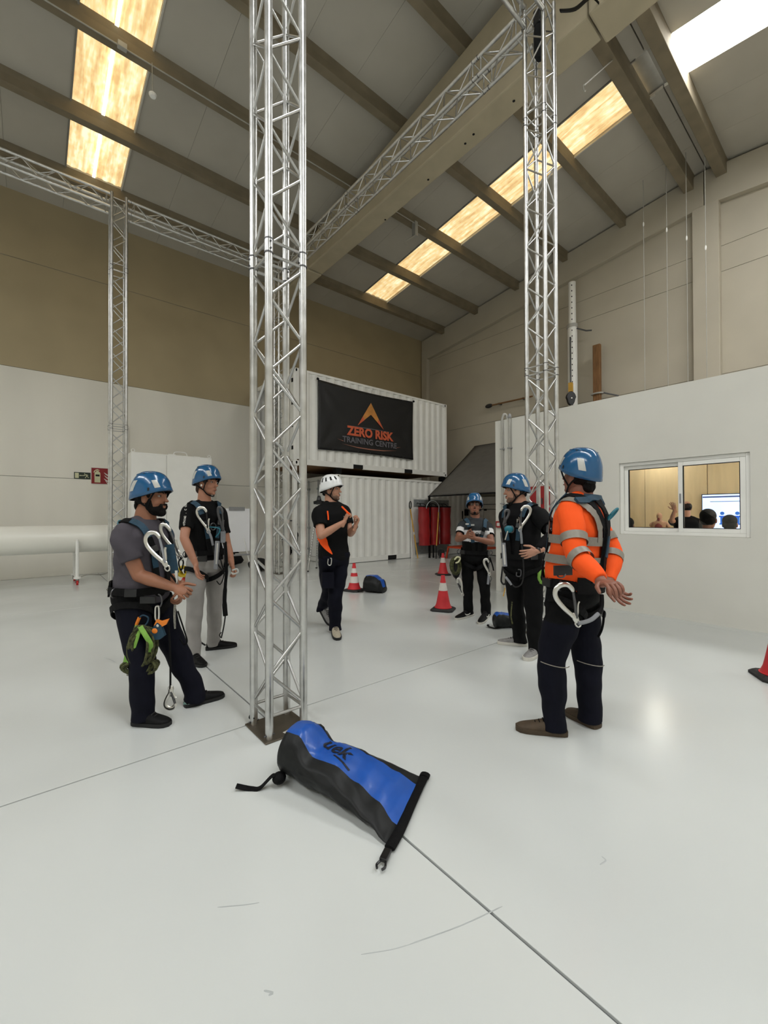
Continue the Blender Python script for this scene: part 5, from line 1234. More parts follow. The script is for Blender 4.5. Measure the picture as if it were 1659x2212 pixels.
        S.part('gate', MB().tube([q(-.004, .12), q(-.024, .42), q(-.041, .74)], [.010, .009, .007], 8), gate, True, o)
        S.part('gate_lever', MB().tube(bez([q(.0, .10), q(-.020, .22), q(-.038, .40), q(-.050, .46)], 4), .0075, 8, ry=.004), m, True, o)
        S.part('body_plate', MB().ell(q(0, .13), sd*.019, u*.035, FW*.008, 12, 8), m, True, o)
        S.part('swivel_eye', MB().tube([e+sd*.015*math.cos(k)+u*(.019*math.sin(k)-.004) for k in np.linspace(0, 2*math.pi, 15)], .0055, 8), m, True, o)
        return o
    def cord(S, pts, r=.006, m='rope_dark', name='lanyard', seg=6, ry=None, parent=None):
        p = [S.A(*q) for q in pts]; return S.part(name, MB().tube(bez(p, seg), r, 8, ry=ry, up=-FW if ry else None), m, True, parent)
    def bundle(S, c, r, m, name, n=9, loops=3, seed=0, rad=.008, parent=None):
        """coiled rope or sling: several loops around a centre hanging in front of the hip"""
        rnd = random.Random(seed); mb = MB(); C0 = S.A(*c)
        for i in range(n):
            a = rnd.uniform(.75, 1.1); ph = rnd.uniform(0, 6.28); tl = rnd.uniform(-.5, .5); off = RT*rnd.uniform(-.25, .25)*r[0]+FW*rnd.uniform(-.4, .4)*.04
            pts = [C0+off+(RT*math.cos(tl*.5)+FW*math.sin(tl))*(math.cos(k)*r[0]*a)+UPZ*(math.sin(k)*r[1]*a)+FW*(.012*math.sin(2*k+ph)) for k in np.linspace(0, 2*math.pi, 19)]
            mb.tube(pts, rad, 7)
        return S.part(name, mb, m, True, parent)

def sleeve_band(S, i, seg, f0, f1, rad, m='reflective_tape'):
    sh, E, W = S.arms[i]; a, b = (sh, E) if seg == 'u' else (E, W)
    return S.part('reflective_band', MB().tube([a.lerp(b, f0), a.lerp(b, (f0+f1)/2), a.lerp(b, f1)], [rad[0], (rad[0]+rad[1])/2, rad[1]], 22, cap=False), m, True, S.shirt_o)

# 1 --- man in grey tee, left
A = Person('bearded man in grey T-shirt and blue helmet standing nearest on the left', 3.03, (304, 1284), (312, 1127), (327, 1076), -14, -3, 'skin_a', bulk=1.10, belly=.03)
A.hair = 'hair_dark'; A.nolips = True
A.arm('R', (300, 1243), (378, 1270), -1, -1, .29, .27, hand_to=(402, 1280, -1), palm=FW*.6-UPZ*.4, curl=(62, 64, 66, 68))
A.arm('L', (352, 1238), (392, 1272), 1, -1, .28, .24, hand_to=(388, 1300, -1), palm=-FW*.3-RT, curl=(55, 58, 60, 62))
A.leg('R', (306, 1425), (290, 1563), (368, 1567), -.03); A.leg('L', (380, 1404), (399, 1527), (484, 1504), .0)
A.build(); A.shirt('tee_grey', .62, -.10, sl_r=(.070, .068), seed=.3); A.trousers('navy', .12, loose=1.05, seed=1.1, black_top=.06)
for i in (0, 1):
    o = A.shoe(i, 'shoe_black', 'sole_black'); 
    hp_, kn_, an_, hl_, to_ = A.legs[i]; d_ = (to_-hl_).normalized(); sd_ = UPZ.cross(d_)
    A.part('heel_wedge', MB().ell(hl_+d_*.035+UPZ*.022, d_*.045, sd_*.046, UPZ*.021, 12, 8), 'sole_teal', True, o)
A.helmet('helmet_blue'); A.hairs('hair_dark', .012, .004); A.beard('full'); A.harness(.10); A.dorsal(.80)
A.hook((361, 1226), (322, 1152), -.235, .050, flip=-1, gate='grey_sleeve', dd2=-.20); A.hook((389, 1203), (350, 1134), -.06, .032, flip=-1)
A.cord([(389, 1203, -.06), (396, 1214, -.05), (391, 1232, -.06), (386, 1215, -.07), (392, 1204, -.06)], .005, 'webbing')
A.cord([(361, 1226, -.235), (368, 1240, -.22), (376, 1250, -.18), (384, 1262, -.12)], .012, 'webbing', ry=.005)
A.part('shock_pack', MB().tube([A.A(366, 1176, -.16), A.A(377, 1238, -.15)], .032, 8, ry=.012, up=RT), 'blue_web', True)
A.part('metal_adjuster', MB().tube([A.A(381, 1232, -.16), A.A(382, 1262, -.15)], .010, 8, ry=.006), 'metal_hook', True)
# kit on the right hip: carabiner, lime sling, rope, blue and orange descender
A.part('carabiner', MB().tube(bez([A.A(339, 1309, -.2), A.A(343, 1312, -.2), A.A(343, 1336, -.2), A.A(339, 1340, -.2), A.A(336, 1335, -.2), A.A(336, 1314, -.2), A.A(339, 1309, -.2)], 5), .006, 8), 'metal_hook', True)
dsc = A.part('descender', MB().prism([(-.055, -.035), (-.030, -.060), (.020, -.058), (.055, -.030), (.030, .035), (.005, .055), (-.02, .03)], A.A(338, 1363, -.22), RT, UPZ, FW*.022), 'blue_web', False)
A.part('descender_plate', MB().prism([(-.03, -.01), (.0, -.03), (.05, -.005), (.07, .035), (.02, .02), (-.012, .03)], A.A(342, 1348, -.216), RT, UPZ, FW*.012), 'orange_plastic', False, dsc)
A.part('rivet', MB().ell(A.A(340, 1352, -.225), RT*.010, FW*.004, UPZ*.010, 10, 6), 'metal_hook', True, dsc); A.part('cam_dot', MB().ell(A.A(334, 1363, -.222), RT*.020, FW*.004, UPZ*.018, 12, 6), 'orange_plastic', True, dsc)
sl = A.part('lime_sling', MB().tube(bez([A.A(300, 1353, -.2), A.A(288, 1385, -.22), A.A(276, 1412, -.23), A.A(270, 1436, -.22)], 6), .018, 8, ry=.005, up=RT), 'lime', True)
for pts in ([(302, 1352, -.22), (296, 1375, -.24), (286, 1405, -.24), (278, 1432, -.23)], [(303, 1354, -.24), (314, 1372, -.26), (325, 1392, -.25), (322, 1408, -.23)], [(297, 1352, -.21), (284, 1372, -.22), (276, 1398, -.23), (272, 1428, -.22)]):
    A.part('sling_strand', MB().tube(bez([A.A(*q) for q in pts], 6), .016, 8, ry=.005, up=RT), 'lime', True, sl)
A.part('orange_tag', MB().tube([A.A(301, 1334, -.2), A.A(294, 1351, -.2)], .011, 10), 'orange_plastic', True, sl)
A.cord([(301, 1334, -.2), (309, 1329, -.2), (320, 1334, -.2), (318, 1345, -.2), (312, 1352, -.21)], .005, 'blue_web', 'carabiner')
rp = A.bundle((306, 1396, -.215), (.075, .125), 'rope_camo', 'rope_coil', 14, seed=3, rad=.0085); A.bundle((300, 1440, -.20), (.095, .045), 'rope_camo', 'rope_strand', 8, seed=5, rad=.0085, parent=rp)
A.part('rope_end', MB().tube(bez([A.A(276, 1457, -.2), A.A(295, 1450, -.22), A.A(318, 1448, -.21)], 5), .011, 8), 'rope_grey', True, rp)
A.cord([(272, 1436, -.2), (270, 1446, -.2), (276, 1452, -.2), (284, 1446, -.2)], .008, 'webbing', 'sling_ring')
A.cord([(378, 1306, -.12), (377, 1330, -.13), (378, 1358, -.13)], [.014]*6+[.012]*3+[.010]*2+[.006]*2, 'rope_grey', 'grey_strap', ry=[.006]*13)
A.cord([(362, 1330, -.10), (366, 1380, -.12), (368, 1430, -.12), (368, 1488, -.12)], .012, 'webbing', 'hanging_strap', ry=.004)
A.hook((369, 1489, 0), (368, 1530, 0), -.12, .034, flip=1, m='metal_hook', name='rope_grab_hook')
A.cord([(384, 1320, .05), (396, 1356, .05), (404, 1384, .04), (398, 1392, .03), (388, 1380, .03)], .009, 'webbing', 'hanging_strap', ry=.004)
for pts in ([(262, 1285, -.02), (256, 1325, -.05), (257, 1352, -.06), (262, 1372, -.06), (265, 1391, -.06)], [(266, 1290, -.05), (270, 1340, -.08), (276, 1375, -.1), (285, 1385, -.12)], [(258, 1260, -.02), (262, 1240, 0), (266, 1225, .02)]):
    A.cord(pts, .011, 'webbing', 'loose_strap', ry=.004)
A.part('belt_buckle', MB().obox(A.A(320, 1296, -.215), RT*.05, UPZ*.022, FW*.01), 'black_plastic', False, A.har)
A.part('belt_ring', MB().tube([A.A(342+8*math.cos(k), 1298+14*math.sin(k), -.2) for k in np.linspace(-1.6, 1.6, 10)], .005, 6), 'metal_dark', True, A.har)

# 2 --- man in black tee, grey trousers
B_ = Person('tall man in black T-shirt and grey trousers with blue helmet beside the truss', 4.25, (444, 1213), (441, 1087), (447, 1045), -38, -14, 'skin_b', bulk=1.0)
B_.hair = 'hair_brown'
B_.arm('R', (398, 1163), (423, 1219), -1, -1, .30, .275, hand_to=(429, 1250, -1), palm=RT, curl=(18, 20, 24, 28))
B_.arm('L', (491, 1178), (501, 1220), -1, -1, .29, .25, hand_to=(511, 1240, -1), palm=-RT*.7-FW*.2, curl=(50, 52, 55, 58))
B_.leg('R', (420, 1318), (410, 1424), (441, 1442), -.02); B_.leg('L', (464, 1308), (445, 1404), (512, 1396), .0)
B_.build(); B_.shirt('tee_black', .66, .02, sl_r=(.066, .066), seed=.8); B_.trousers('trouser_grey', .16, loose=1.04, seed=2.2, hemr=.058)
for i in (0, 1): B_.shoe(i, 'shoe_black', 'sole_black')
B_.helmet('helmet_blue'); B_.hairs('hair_brown', .012, .010); B_.harness(.16); B_.part('ear_bud', MB().ell(B_.hp(-.089, .004, -.022), B_.hl*.008, B_.hf*.009, B_.hu*.012, 8, 6), 'white_steel')
B_.hook((450, 1147), (432, 1097), -.17, .046, flip=-1, gate='black_plastic'); B_.hook((482, 1148), (474, 1096), -.10, .022, flip=-1, m='metal_dark')
B_.cord([(450, 1147, -.17), (456, 1160, -.17), (460, 1178, -.16)], .012, 'grey_sleeve', 'lanyard_end')
sp_ = B_.part('shock_pack', MB().obox(B_.A(468, 1199, -.17), RT*.018-UPZ*.002, UPZ*.135+RT*.008, FW*.012), 'grey_sleeve', False); B_.part('pack_label', MB().obox(B_.A(468.5, 1196, -.184), RT*.006, UPZ*.10+RT*.006, FW*.001), 'print_white', False, sp_)
B_.part('shock_pack', MB().obox(B_.A(482, 1160, -.13), RT*.020, UPZ*.055, FW*.014), 'grey_sleeve', False)
B_.cord([(484, 1165, -.13), (486, 1210, -.12), (489, 1250, -.12), (484, 1285, -.12), (487, 1320, -.11), (484, 1350, -.10), (478, 1378, -.08)], .007, 'rope_dark')
B_.cord([(487, 1170, -.12), (490, 1220, -.12), (487, 1262, -.12), (485, 1300, -.12), (487, 1330, -.12)], [.012]*8+[.016]*6+[.020]*5+[.024]*6, 'webbing', 'absorber_sleeve')
B_.cord([(473, 1190, -.15), (478, 1215, -.16), (484, 1240, -.14), (476, 1262, -.15), (468, 1255, -.15)], .009, 'webbing', 'lanyard', ry=.005)
B_.cord([(460, 1178, -.16), (466, 1210, -.17), (480, 1232, -.15)], .007, 'rope_dark')
B_.cord([(408, 1248, -.14), (413, 1290, -.15), (421, 1330, -.15), (426, 1368, -.15), (432, 1385, -.14), (444, 1394, -.12)], .008, 'rope_dark', 'work_rope')
B_.cord([(478, 1378, -.08), (474, 1372, -.08), (478, 1366, -.08)], .005, 'rope_dark', 'lanyard')
yb = B_.bundle((398, 1234, -.10), (.045, .045), 'yellow', 'yellow_sling', 6, seed=1, rad=.012); B_.part('red_pouch', MB().ell(B_.A(402, 1252, -.08), RT*.045, FW*.03, UPZ*.03, 12, 8), 'red_plastic', True, yb)
B_.cord([(424, 1138, -.1), (470, 1140, -.18), (474, 1150, -.18), (466, 1160, -.16)], .006, 'teal_plastic', 'teal_ring')
B_.part('carabiner', MB().tube(bez([B_.A(502, 1232, -.2), B_.A(512, 1229, -.2), B_.A(514, 1236, -.2), B_.A(504, 1240, -.2), B_.A(500, 1236, -.2)], 4), .008, 8), 'reflective', True)
B_.part('hip_buckle', MB().obox(B_.A(437, 1207, -.155), RT*.045, UPZ*.028, FW*.008), 'black_plastic', False, B_.har)
# sleeve lettering
sh_, E_, W_ = B_.arms[0]
for i, ch in enumerate('CLOTHING.CO'):
    p = sh_.lerp(E_, .60-.058*i)+(UPZ*.02*(i > 7)*(i-7)); d = (CAMP-p).normalized(); d.z = 0; h = B_.shirt_bvh.ray_cast(p+d*.4-RT*.012, -d)
    if h[0] is None: continue
    dr = (sh_-E_).normalized(); nx = h[1].normalized(); rr = dr.cross(nx).normalized()*-1
    B_.part('lettering', text_mb(ch, .026, h[0]+nx*.004, dr, nx.cross(dr), bold=.0008), 'print_white', False, B_.shirt_o)

# 3 --- instructor in white helmet
C = Person('instructor in white helmet and black T-shirt raising both hands', 4.95, (722, 1201), (715, 1089), (716, 1060), -46, -16, 'skin_c', pitch=3, bulk=1.10)
C.hair = 'hair_brown'
C.arm('R', (694, 1157), (744, 1127), -1, -1, .30, .275, hand_to=(752, 1108, -1), palm=RT*.8+FW*.4, curl=(66, 68, 70, 72))
C.arm('L', (757, 1152), (768, 1137), -1, -1, .29, .26, hand_to=(776, 1116, -1), palm=-RT*.8-FW*.3, curl=(50, 55, 60, 62))
C.leg('L', (724, 1288), (722, 1362), (730, 1384), -.05)
tw = fl(714, 1352); hw_ = at(700, 1328, depth(tw)+.10); hw_ = tw+(hw_-tw).normalized()*.27
C.leg('R', (710, 1281), hw_, tw, .05, ankle=hw_+V(0, 0, .085)+(tw-hw_)*.18)
C.build(); C.shirt('tee_black', .60, -.13, sl_r=(.074, .072), seed=1.4); C.trousers('navy', .05, loose=1.08, seed=3.1)
for i in (0, 1): C.shoe(i, 'shoe_tan' if i == 0 else 'shoe_grey', 'sole_black', sole_h=.03)
C.helmet('helmet_white', True); C.hairs('hair_brown'); C.beard('stubble', 'stubble')
gs = C.strap([(.66, -80), (.50, -84), (.34, -74), (.20, -62), (.06, -44)], lambda u: np.interp(u, [0, .12, .4, .7, 1], [.02, .10, .13, .07, .008]), .012, 6, .0015); C.part('orange_gusset', gs, 'hivis', True, C.shirt_o)
C.part('orange_piping', C.strap([(.86, -52), (.78, -50), (.70, -50)], .016, .012, 5, .002), 'hivis', True, C.shirt_o); C.part('orange_piping', C.strap([(.86, 42), (.78, 40), (.72, 38)], .014, .012, 5, .002), 'hivis', True, C.shirt_o)
C.part('chest_logo', C.strap([(.745, 18), (.745, 30)], .010, .014, 5, .001), 'reflective_tape', True, C.shirt_o)
C.part('marker_pen', MB().tube([C.A(739, 1095, -.46), C.A(754, 1110, -.47)], [.009, .010], 10, round_ends=True), 'hivis')
C.part('wrist_band', MB().tube([C.arms[1][1].lerp(C.arms[1][2], .92), C.arms[1][1].lerp(C.arms[1][2], .99)], .031, 14), 'black_plastic')
C.part('carabiner', MB().tube(bez([C.A(709, 1207, -.19), C.A(708, 1217, -.19), C.A(711, 1221, -.19), C.A(715, 1219, -.19), C.A(716, 1207, -.19), C.A(713, 1206, -.19)], 4), .006, 8), 'metal_hook')
pk = C.legs[1]; C.part('cargo_pocket', MB().loft([[C.A(707+dx*s_, y_, dd_) for dx, dd_ in ((-12, -.02), (-11, -.10), (2, -.15), (14, -.16), (14, -.08))] for s_, y_ in ((.95, 1236), (1.05, 1240), (1.05, 1268), (.95, 1271))]), 'navy', True)

# 4 --- man in glasses at the back
Dn = Person('man in glasses and black and white T-shirt facing the camera at the back', 5.76, (1025, 1203), (1027, 1123), (1025, 1094), -93, -101, 'skin_d', pitch=10, bulk=1.02, hs=.98)
Dn.hair = 'hair_dark'
Dn.arm('R', (989, 1165), (1008, 1159), -1, -1, .25, .215, hand_to=(1016, 1156, -1), palm=RT*.6+FW*.6, curl=(62, 64, 66, 68))
Dn.arm('L', (1062, 1172), (1026, 1163), -1, -1, .29, .25, hand_to=(1013, 1156, -1), palm=FW*.8-RT*.2, curl=(55, 58, 60, 62))
Dn.leg('R', (1010, 1262), (1020, 1329), (984, 1339), 0); Dn.leg('L', (1047, 1270), (1054, 1330), (1036, 1349), -.04)
Dn.build()
def cls(c):
    for sh, E, W in Dn.arms:
        ab = (E-sh); f = (c-sh).dot(ab)/ab.length_squared; rad = (c-(sh+ab*max(0, min(1, f)))).length; side = abs((c-Dn.N).dot(Dn.l))
        if f > .12 and rad < .095 and side > .165: return 2 if f > .56 else (1 if f > .28 else 0)
    t = (c-Dn.P).dot(Dn.su)/Dn.s.length
    return 0 if t > .72 else (1 if t > .42 else 2)
Dn.shirt('tee_charcoal', .62, -.12, mats=['tee_charcoal', 'tee_white', 'tee_black'], classify=cls, seed=2.0); Dn.trousers('trouser_black', .14, loose=.98, seed=4.0, hemr=.058)
for i in (0, 1):
    o = Dn.shoe(i, 'shoe_black', 'sole_white')
    hp_, kn_, an_, hl_, to_ = Dn.legs[i]; d_ = (to_-hl_).normalized(); sd_ = UPZ.cross(d_); sd_ = sd_ if sd_.dot(FW) < 0 else -sd_
    L_ = (to_-hl_).length; Dn.part('side_stripe', MB().tube(bez([hl_+d_*L_*.12+sd_*.047+UPZ*.075, hl_+d_*L_*.40+sd_*.050+UPZ*.045, hl_+d_*L_*.56+sd_*.051+UPZ*.05, hl_+d_*L_*.60+sd_*.047+UPZ*.066], 5), [.002]+[.008]*10+[.005]*4+[.003], 8, ry=.003, up=UPZ), 'print_white', True, o)
Dn.helmet('helmet_blue'); Dn.hairs('hair_dark'); Dn.beard('goatee'); Dn.harness(.13); 
gl = MB()
for s in (-1, 1): gl.tube([Dn.hp(s*.033+.026*math.cos(k), .104+.004*math.cos(k)*0, .013+.017*math.sin(k)) for k in np.linspace(0, 2*math.pi, 17)], .0022, 6); gl.tube([Dn.hp(s*.059, .102, .017), Dn.hp(s*.080, .0, .014)], .002, 6)
gl.tube([Dn.hp(-.008, .106, .016), Dn.hp(.008, .106, .016)], .002, 6); go_ = Dn.part('glasses', gl, 'black_plastic')
for s in (-1, 1): Dn.part('lens', MB().ell(Dn.hp(s*.033, .1035, .013), Dn.hl*.024, Dn.hf*.0008, Dn.hu*.0155, 14, 6), 'glass', True, go_)
rk = Dn.bundle((984, 1222, -.10), (.062, .125), 'rope_camo', 'rope_bag', 10, seed=11, rad=.012)
Dn.part('rope_bag_body', MB().ell(Dn.A(985, 1226, -.05), RT*.065, FW*.06, UPZ*.15, 14, 10), 'rope_dark', True, rk); Dn.part('yellow_tape', MB().tube(bez([Dn.A(982, 1209, -.16), Dn.A(988, 1203, -.17), Dn.A(994, 1206, -.16), Dn.A(990, 1214, -.16), Dn.A(984, 1216, -.16)], 4), .011, 8), 'sign_cream', True, rk)
Dn.hook((999, 1284, 0), (990, 1250, 0), -.12, .026, flip=1, m='metal_hook'); Dn.cord([(984, 1244, -.1), (988, 1258, -.11), (996, 1270, -.11)], .009, 'webbing', 'loose_strap')
Dn.hook((1057, 1240, 0), (1049, 1208, 0), -.16, .030, flip=-1); Dn.part('grey_tube', MB().tube([Dn.A(1056, 1240, -.15), Dn.A(1054, 1262, -.14)], .016, 8), 'grey_sleeve'); Dn.cord([(1058, 1204, -.14), (1064, 1222, -.14), (1066, 1232, -.13)], .022, 'webbing', 'loose_strap', ry=.008); Dn.cord([(1058, 1242, -.15), (1062, 1250, -.15), (1058, 1258, -.15)], .006, 'metal_dark', 'small_carabiner')
for q in ((1009, 1132), (1021, 1134)): Dn.part('strap_keeper', MB().obox(Dn.A(q[0], q[1], -.16), RT*.022, UPZ*.010, FW*.004), 'reflective', False, Dn.har)

# 5 --- man in black long-sleeved top
Ep = Person('man in black long-sleeved top with hand on hip and grey trainers', 4.36, (1131, 1214), (1124, 1092), (1114, 1062), -142, 176, 'skin_e', bulk=1.10, belly=.02)
Ep.hair = 'hair_brown'
Ep.arm('R', (1098, 1158), (1102, 1212), 1, -1, .28, .25, hand_to=(1102, 1236, 1), palm=RT, curl=(30,)*4)
Ep.arm('L', (1195, 1150), (1161, 1190), -1, -1, .31, .27, hand_to=(1136, 1197, -1), palm=FW*.9, curl=(12, 14, 16, 20))
Ep.leg('R', (1114, 1306), (1138, 1395), (1074, 1390), 0); Ep.leg('L', (1153, 1313), (1164, 1411), (1135, 1428), 0)
Ep.build(); Ep.shirt('top_black', long=True, hem=-.05, seed=2.7); Ep.trousers('trouser_black', .10, loose=1.08, seed=5.0)
for i in (0, 1): Ep.shoe(i, 'shoe_grey', 'sole_white', .052, .034)
Ep.helmet('helmet_blue'); Ep.hairs('hair_brown'); Ep.beard('stubble', 'stubble'); Ep.harness(.12)
Ep.part('over_sleeve', MB().tube(bez([Ep.arms[1][0].lerp(Ep.arms[1][1], .12), Ep.arms[1][0].lerp(Ep.arms[1][1], .5), Ep.arms[1][0].lerp(Ep.arms[1][1], .78)], 4), [.088, .088, .087, .086, .086, .085, .085, .085, .086], 20, cap=False), 'tee_black', True, Ep.shirt_o)
pb_ = Ep.arms[1][0].lerp(Ep.arms[1][1], .48); dv_ = (CAMP-pb_); dv_.z = 0; dv_.normalize(); Ep.part('arm_badge', MB().ell(pb_+dv_*.092+RT*.02, RT*.030-UPZ*.012, dv_*.004, UPZ*.028+RT*.014, 14, 6), 'magenta', True, Ep.shirt_o)
Ep.hook((1124, 1143), (1139, 1094), -.21, .046, flip=1); Ep.cord([(1124, 1143, -.21), (1126, 1158, -.21), (1127, 1174, -.2)], .012, 'grey_sleeve', 'lanyard_end'); Ep.cord([(1127, 1174, -.2), (1130, 1205, -.21), (1131, 1240, -.2), (1126, 1262, -.2), (1113, 1268, -.19), (1103, 1258, -.18)], .007, 'rope_dark')
Ep.part('grey_sleeve_end', MB().tube([Ep.A(1092, 1246, -.17), Ep.A(1105, 1263, -.18)], .012, 8), 'grey_sleeve'); eb = Ep.part('shock_pack', MB().obox(Ep.A(1089, 1198, -.14), RT*.019+UPZ*.001, UPZ*.118-RT*.008, FW*.012), 'grey_sleeve', False); Ep.part('pack_label', MB().obox(Ep.A(1089, 1198, -.153), RT*.008, UPZ*.10-RT*.007, FW*.001), 'print_white', False, eb)
Ep.part('teal_guard', MB().ell(Ep.A(1099, 1143, -.2), RT*.045, FW*.02, UPZ*.036, 14, 10), 'teal_plastic'); Ep.part('guard_carabiner', MB().tube([Ep.A(1097, 1147, -.225), Ep.A(1091, 1166, -.215)], .006, 8), 'metal_hook')
Ep.hook((1090, 1130), (1096, 1102), -.12, .022, flip=1, m='metal_dark'); Ep.cord([(1083, 1150, -.1), (1084, 1165, -.12), (1086, 1175, -.13)], .010, 'metal_dark', 'small_carabiner')
Ep.cord([(1086, 1224, -.13), (1084, 1240, -.14), (1083, 1256, -.13), (1090, 1262, -.14), (1096, 1248, -.15)], .009, 'rope_dark', 'lanyard'); Ep.cord([(1091, 1270, -.12), (1089, 1280, -.12), (1087, 1288, -.12)], .012, 'pole_yellow', 'yellow_tape', ry=.004)
ls = Ep.bundle((1169, 1245, -.17), (.040, .065), 'lime', 'lime_sling', 6, seed=4, rad=.013); Ep.part('orange_tag', MB().tube([Ep.A(1156, 1222, -.18), Ep.A(1157, 1233, -.18)], .010, 8), 'orange_plastic', True, ls); Ep.part('sling_knot', MB().ell(Ep.A(1167, 1228, -.16), RT*.04, FW*.03, UPZ*.03, 10, 8), 'webbing', True, ls)
Ep.cord([(1119, 1230, -.2), (1125, 1232, -.2), (1124, 1244, -.2), (1116, 1244, -.2), (1116, 1236, -.2)], .006, 'metal_dark', 'hip_buckle'); Ep.part('watch', MB().tube([Ep.arms[1][1].lerp(Ep.arms[1][2], .93), Ep.arms[1][1].lerp(Ep.arms[1][2], 1.0)], .033, 14), 'black_plastic')
Ep.part('chest_badge', Ep.strap([(.74, 20), (.74, 32)], .035, .014, 4, .001), 'reflective_tape', True, Ep.shirt_o)
Ep.cord([(1106, 1300, -.14), (1104, 1330, -.15), (1107, 1348, -.15)], .007, 'rope_camo', 'rope_tail')

# 6 --- man in orange high-visibility top seen from behind
Fo = Person('man in orange high-visibility top seen from behind, hands clasped behind his back', 2.80, (1242, 1276), (1254, 1078), (1251, 1030), 138, 118, 'skin_f', pitch=10, bulk=1.16, belly=.045)
Fo.hair = 'hair_dark'
Fo.arm('L', (1244, 1196), (1302, 1258), -1, -1, .30, .27, hand_to=(1325, 1262, -1), palm=-UPZ*.3+FW*.8, curl=(35, 36, 38, 40), hsc=1.05)
Fo.arm('R', (1322, 1192), (1316, 1260), -1, -1, .30, .27, hand_to=(1342, 1290, -1), palm=-FW*.8+UPZ*.5, curl=(16, 20, 26, 34), hsc=1.05)
Fo.leg('L', (1192, 1422), (1224, 1587), (1114, 1575), 0); Fo.leg('R', (1268, 1420), (1292, 1574), (1224, 1540), 0)
Fo.build(); Fo.shirt('hivis', long=True, hem=.02, seed=3.3, amp=.006); Fo.trousers('navy', .14, loose=1.06, seed=6.0, black_top=.17)
for i in (0, 1): Fo.shoe(i, 'boot_brown', 'boot_brown', .054, .03)
for i in (0, 1):
    hp_, kn_, an_, hl_, to_ = Fo.legs[i]; c = kn_-UPZ*.02; pts = [c+(RT*math.cos(k)-FW*math.sin(k))*.088*Fo.bulk+UPZ*.018*(-math.cos(k)) for k in np.linspace(.5, 2.65, 12)]
    Fo.part('knee_piping', MB().tube(pts, .003, 6), 'reflective_tape', True, bpy.data.objects[[ch.name for ch in Fo.o.children if ch.name.startswith('trousers')][0]])
Fo.helmet('helmet_blue'); Fo.hairs('hair_dark', .016, .004)
so_ = Fo.shirt_o
for t_ in (.555, .345): Fo.part('reflective_band', Fo.strap([(t_, a) for a in range(-180, 181, 15)], .055, .009, 3, .0015), 'reflective_tape', True, so_)
for s in (-1, 1): Fo.part('reflective_band', Fo.strap([(.555, s*150), (.70, s*146), (.82, s*135), (.92, s*112), (.965, s*88), (.92, s*55), (.80, s*35), (.56, s*30)], .052, .010, 5, .0015), 'reflective_tape', True, so_)
for i in (0, 1): sleeve_band(Fo, i, 'u', .60, .77, (.081, .078)); sleeve_band(Fo, i, 'l', .10, .28, (.074, .070))
Fo.harness(.09, blue=True); Fo.dorsal(.76)
Fo.part('back_webbing', Fo.strap([(.98, 150), (.90, 168), (.78, 178), (.62, 181), (.46, 181), (.30, 180), (.14, 180)], .070, .020, 5, .005), 'webbing', True, Fo.har); Fo.part('blue_webbing', Fo.strap([(.62, 181), (.52, 181), (.40, 180)], .045, .028, 5, .004), 'blue_web', True, Fo.har)
Fo.part('collar_pad', Fo.strap([(.93, -100), (.99, -140), (1.0, 180), (.99, 140), (.94, 100)], .040, .020, 6, .008), 'blue_web', True, Fo.har)
Fo.part('lumbar_pad', Fo.strap([(.22, 130), (.24, 160), (.24, 190), (.22, 220)], .11, .010, 4, .006), 'webbing', True, Fo.har)
Fo.part('belt_buckle', MB().obox(Fo.A(1216, 1232, -.235), RT*.060+FW*.012, UPZ*.030, FW*.008), 'black_plastic', False, Fo.har); Fo.cord([(1203, 1238, -.22), (1206, 1246, -.23), (1216, 1247, -.24), (1222, 1240, -.24)], .005, 'metal_dark', 'side_ring')
Fo.part('tool_pouch', MB().loft([[Fo.A(1204+dx*s, y, dd) for dx, dd in ((-26, -.08), (20, -.17), (20, -.10), (-26, -.02))] for s, y in ((.9, 1268), (1.0, 1290), (1.0, 1338), (.8, 1350))]), 'trouser_black', True)
Fo.hook((1248, 1346), (1212, 1264), -.285, .055, flip=-1, thick=1.2); Fo.cord([(1248, 1346, -.285), (1262, 1344, -.28), (1278, 1338, -.27), (1292, 1326, -.24)], .013, 'grey_sleeve', 'lanyard_end'); Fo.cord([(1292, 1326, -.24), (1300, 1310, -.2), (1300, 1285, -.16)], .012, 'webbing', 'lanyard')
Fo.cord([(1305, 1320, -.10), (1303, 1345, -.12), (1299, 1362, -.12), (1292, 1376, -.11)], .012, 'webbing', 'loose_strap', ry=.005); Fo.cord([(1303, 1318, -.1), (1308, 1324, -.1), (1306, 1334, -.1), (1300, 1330, -.1), (1303, 1318, -.1)], .004, 'metal_dark', 'strap_ring')

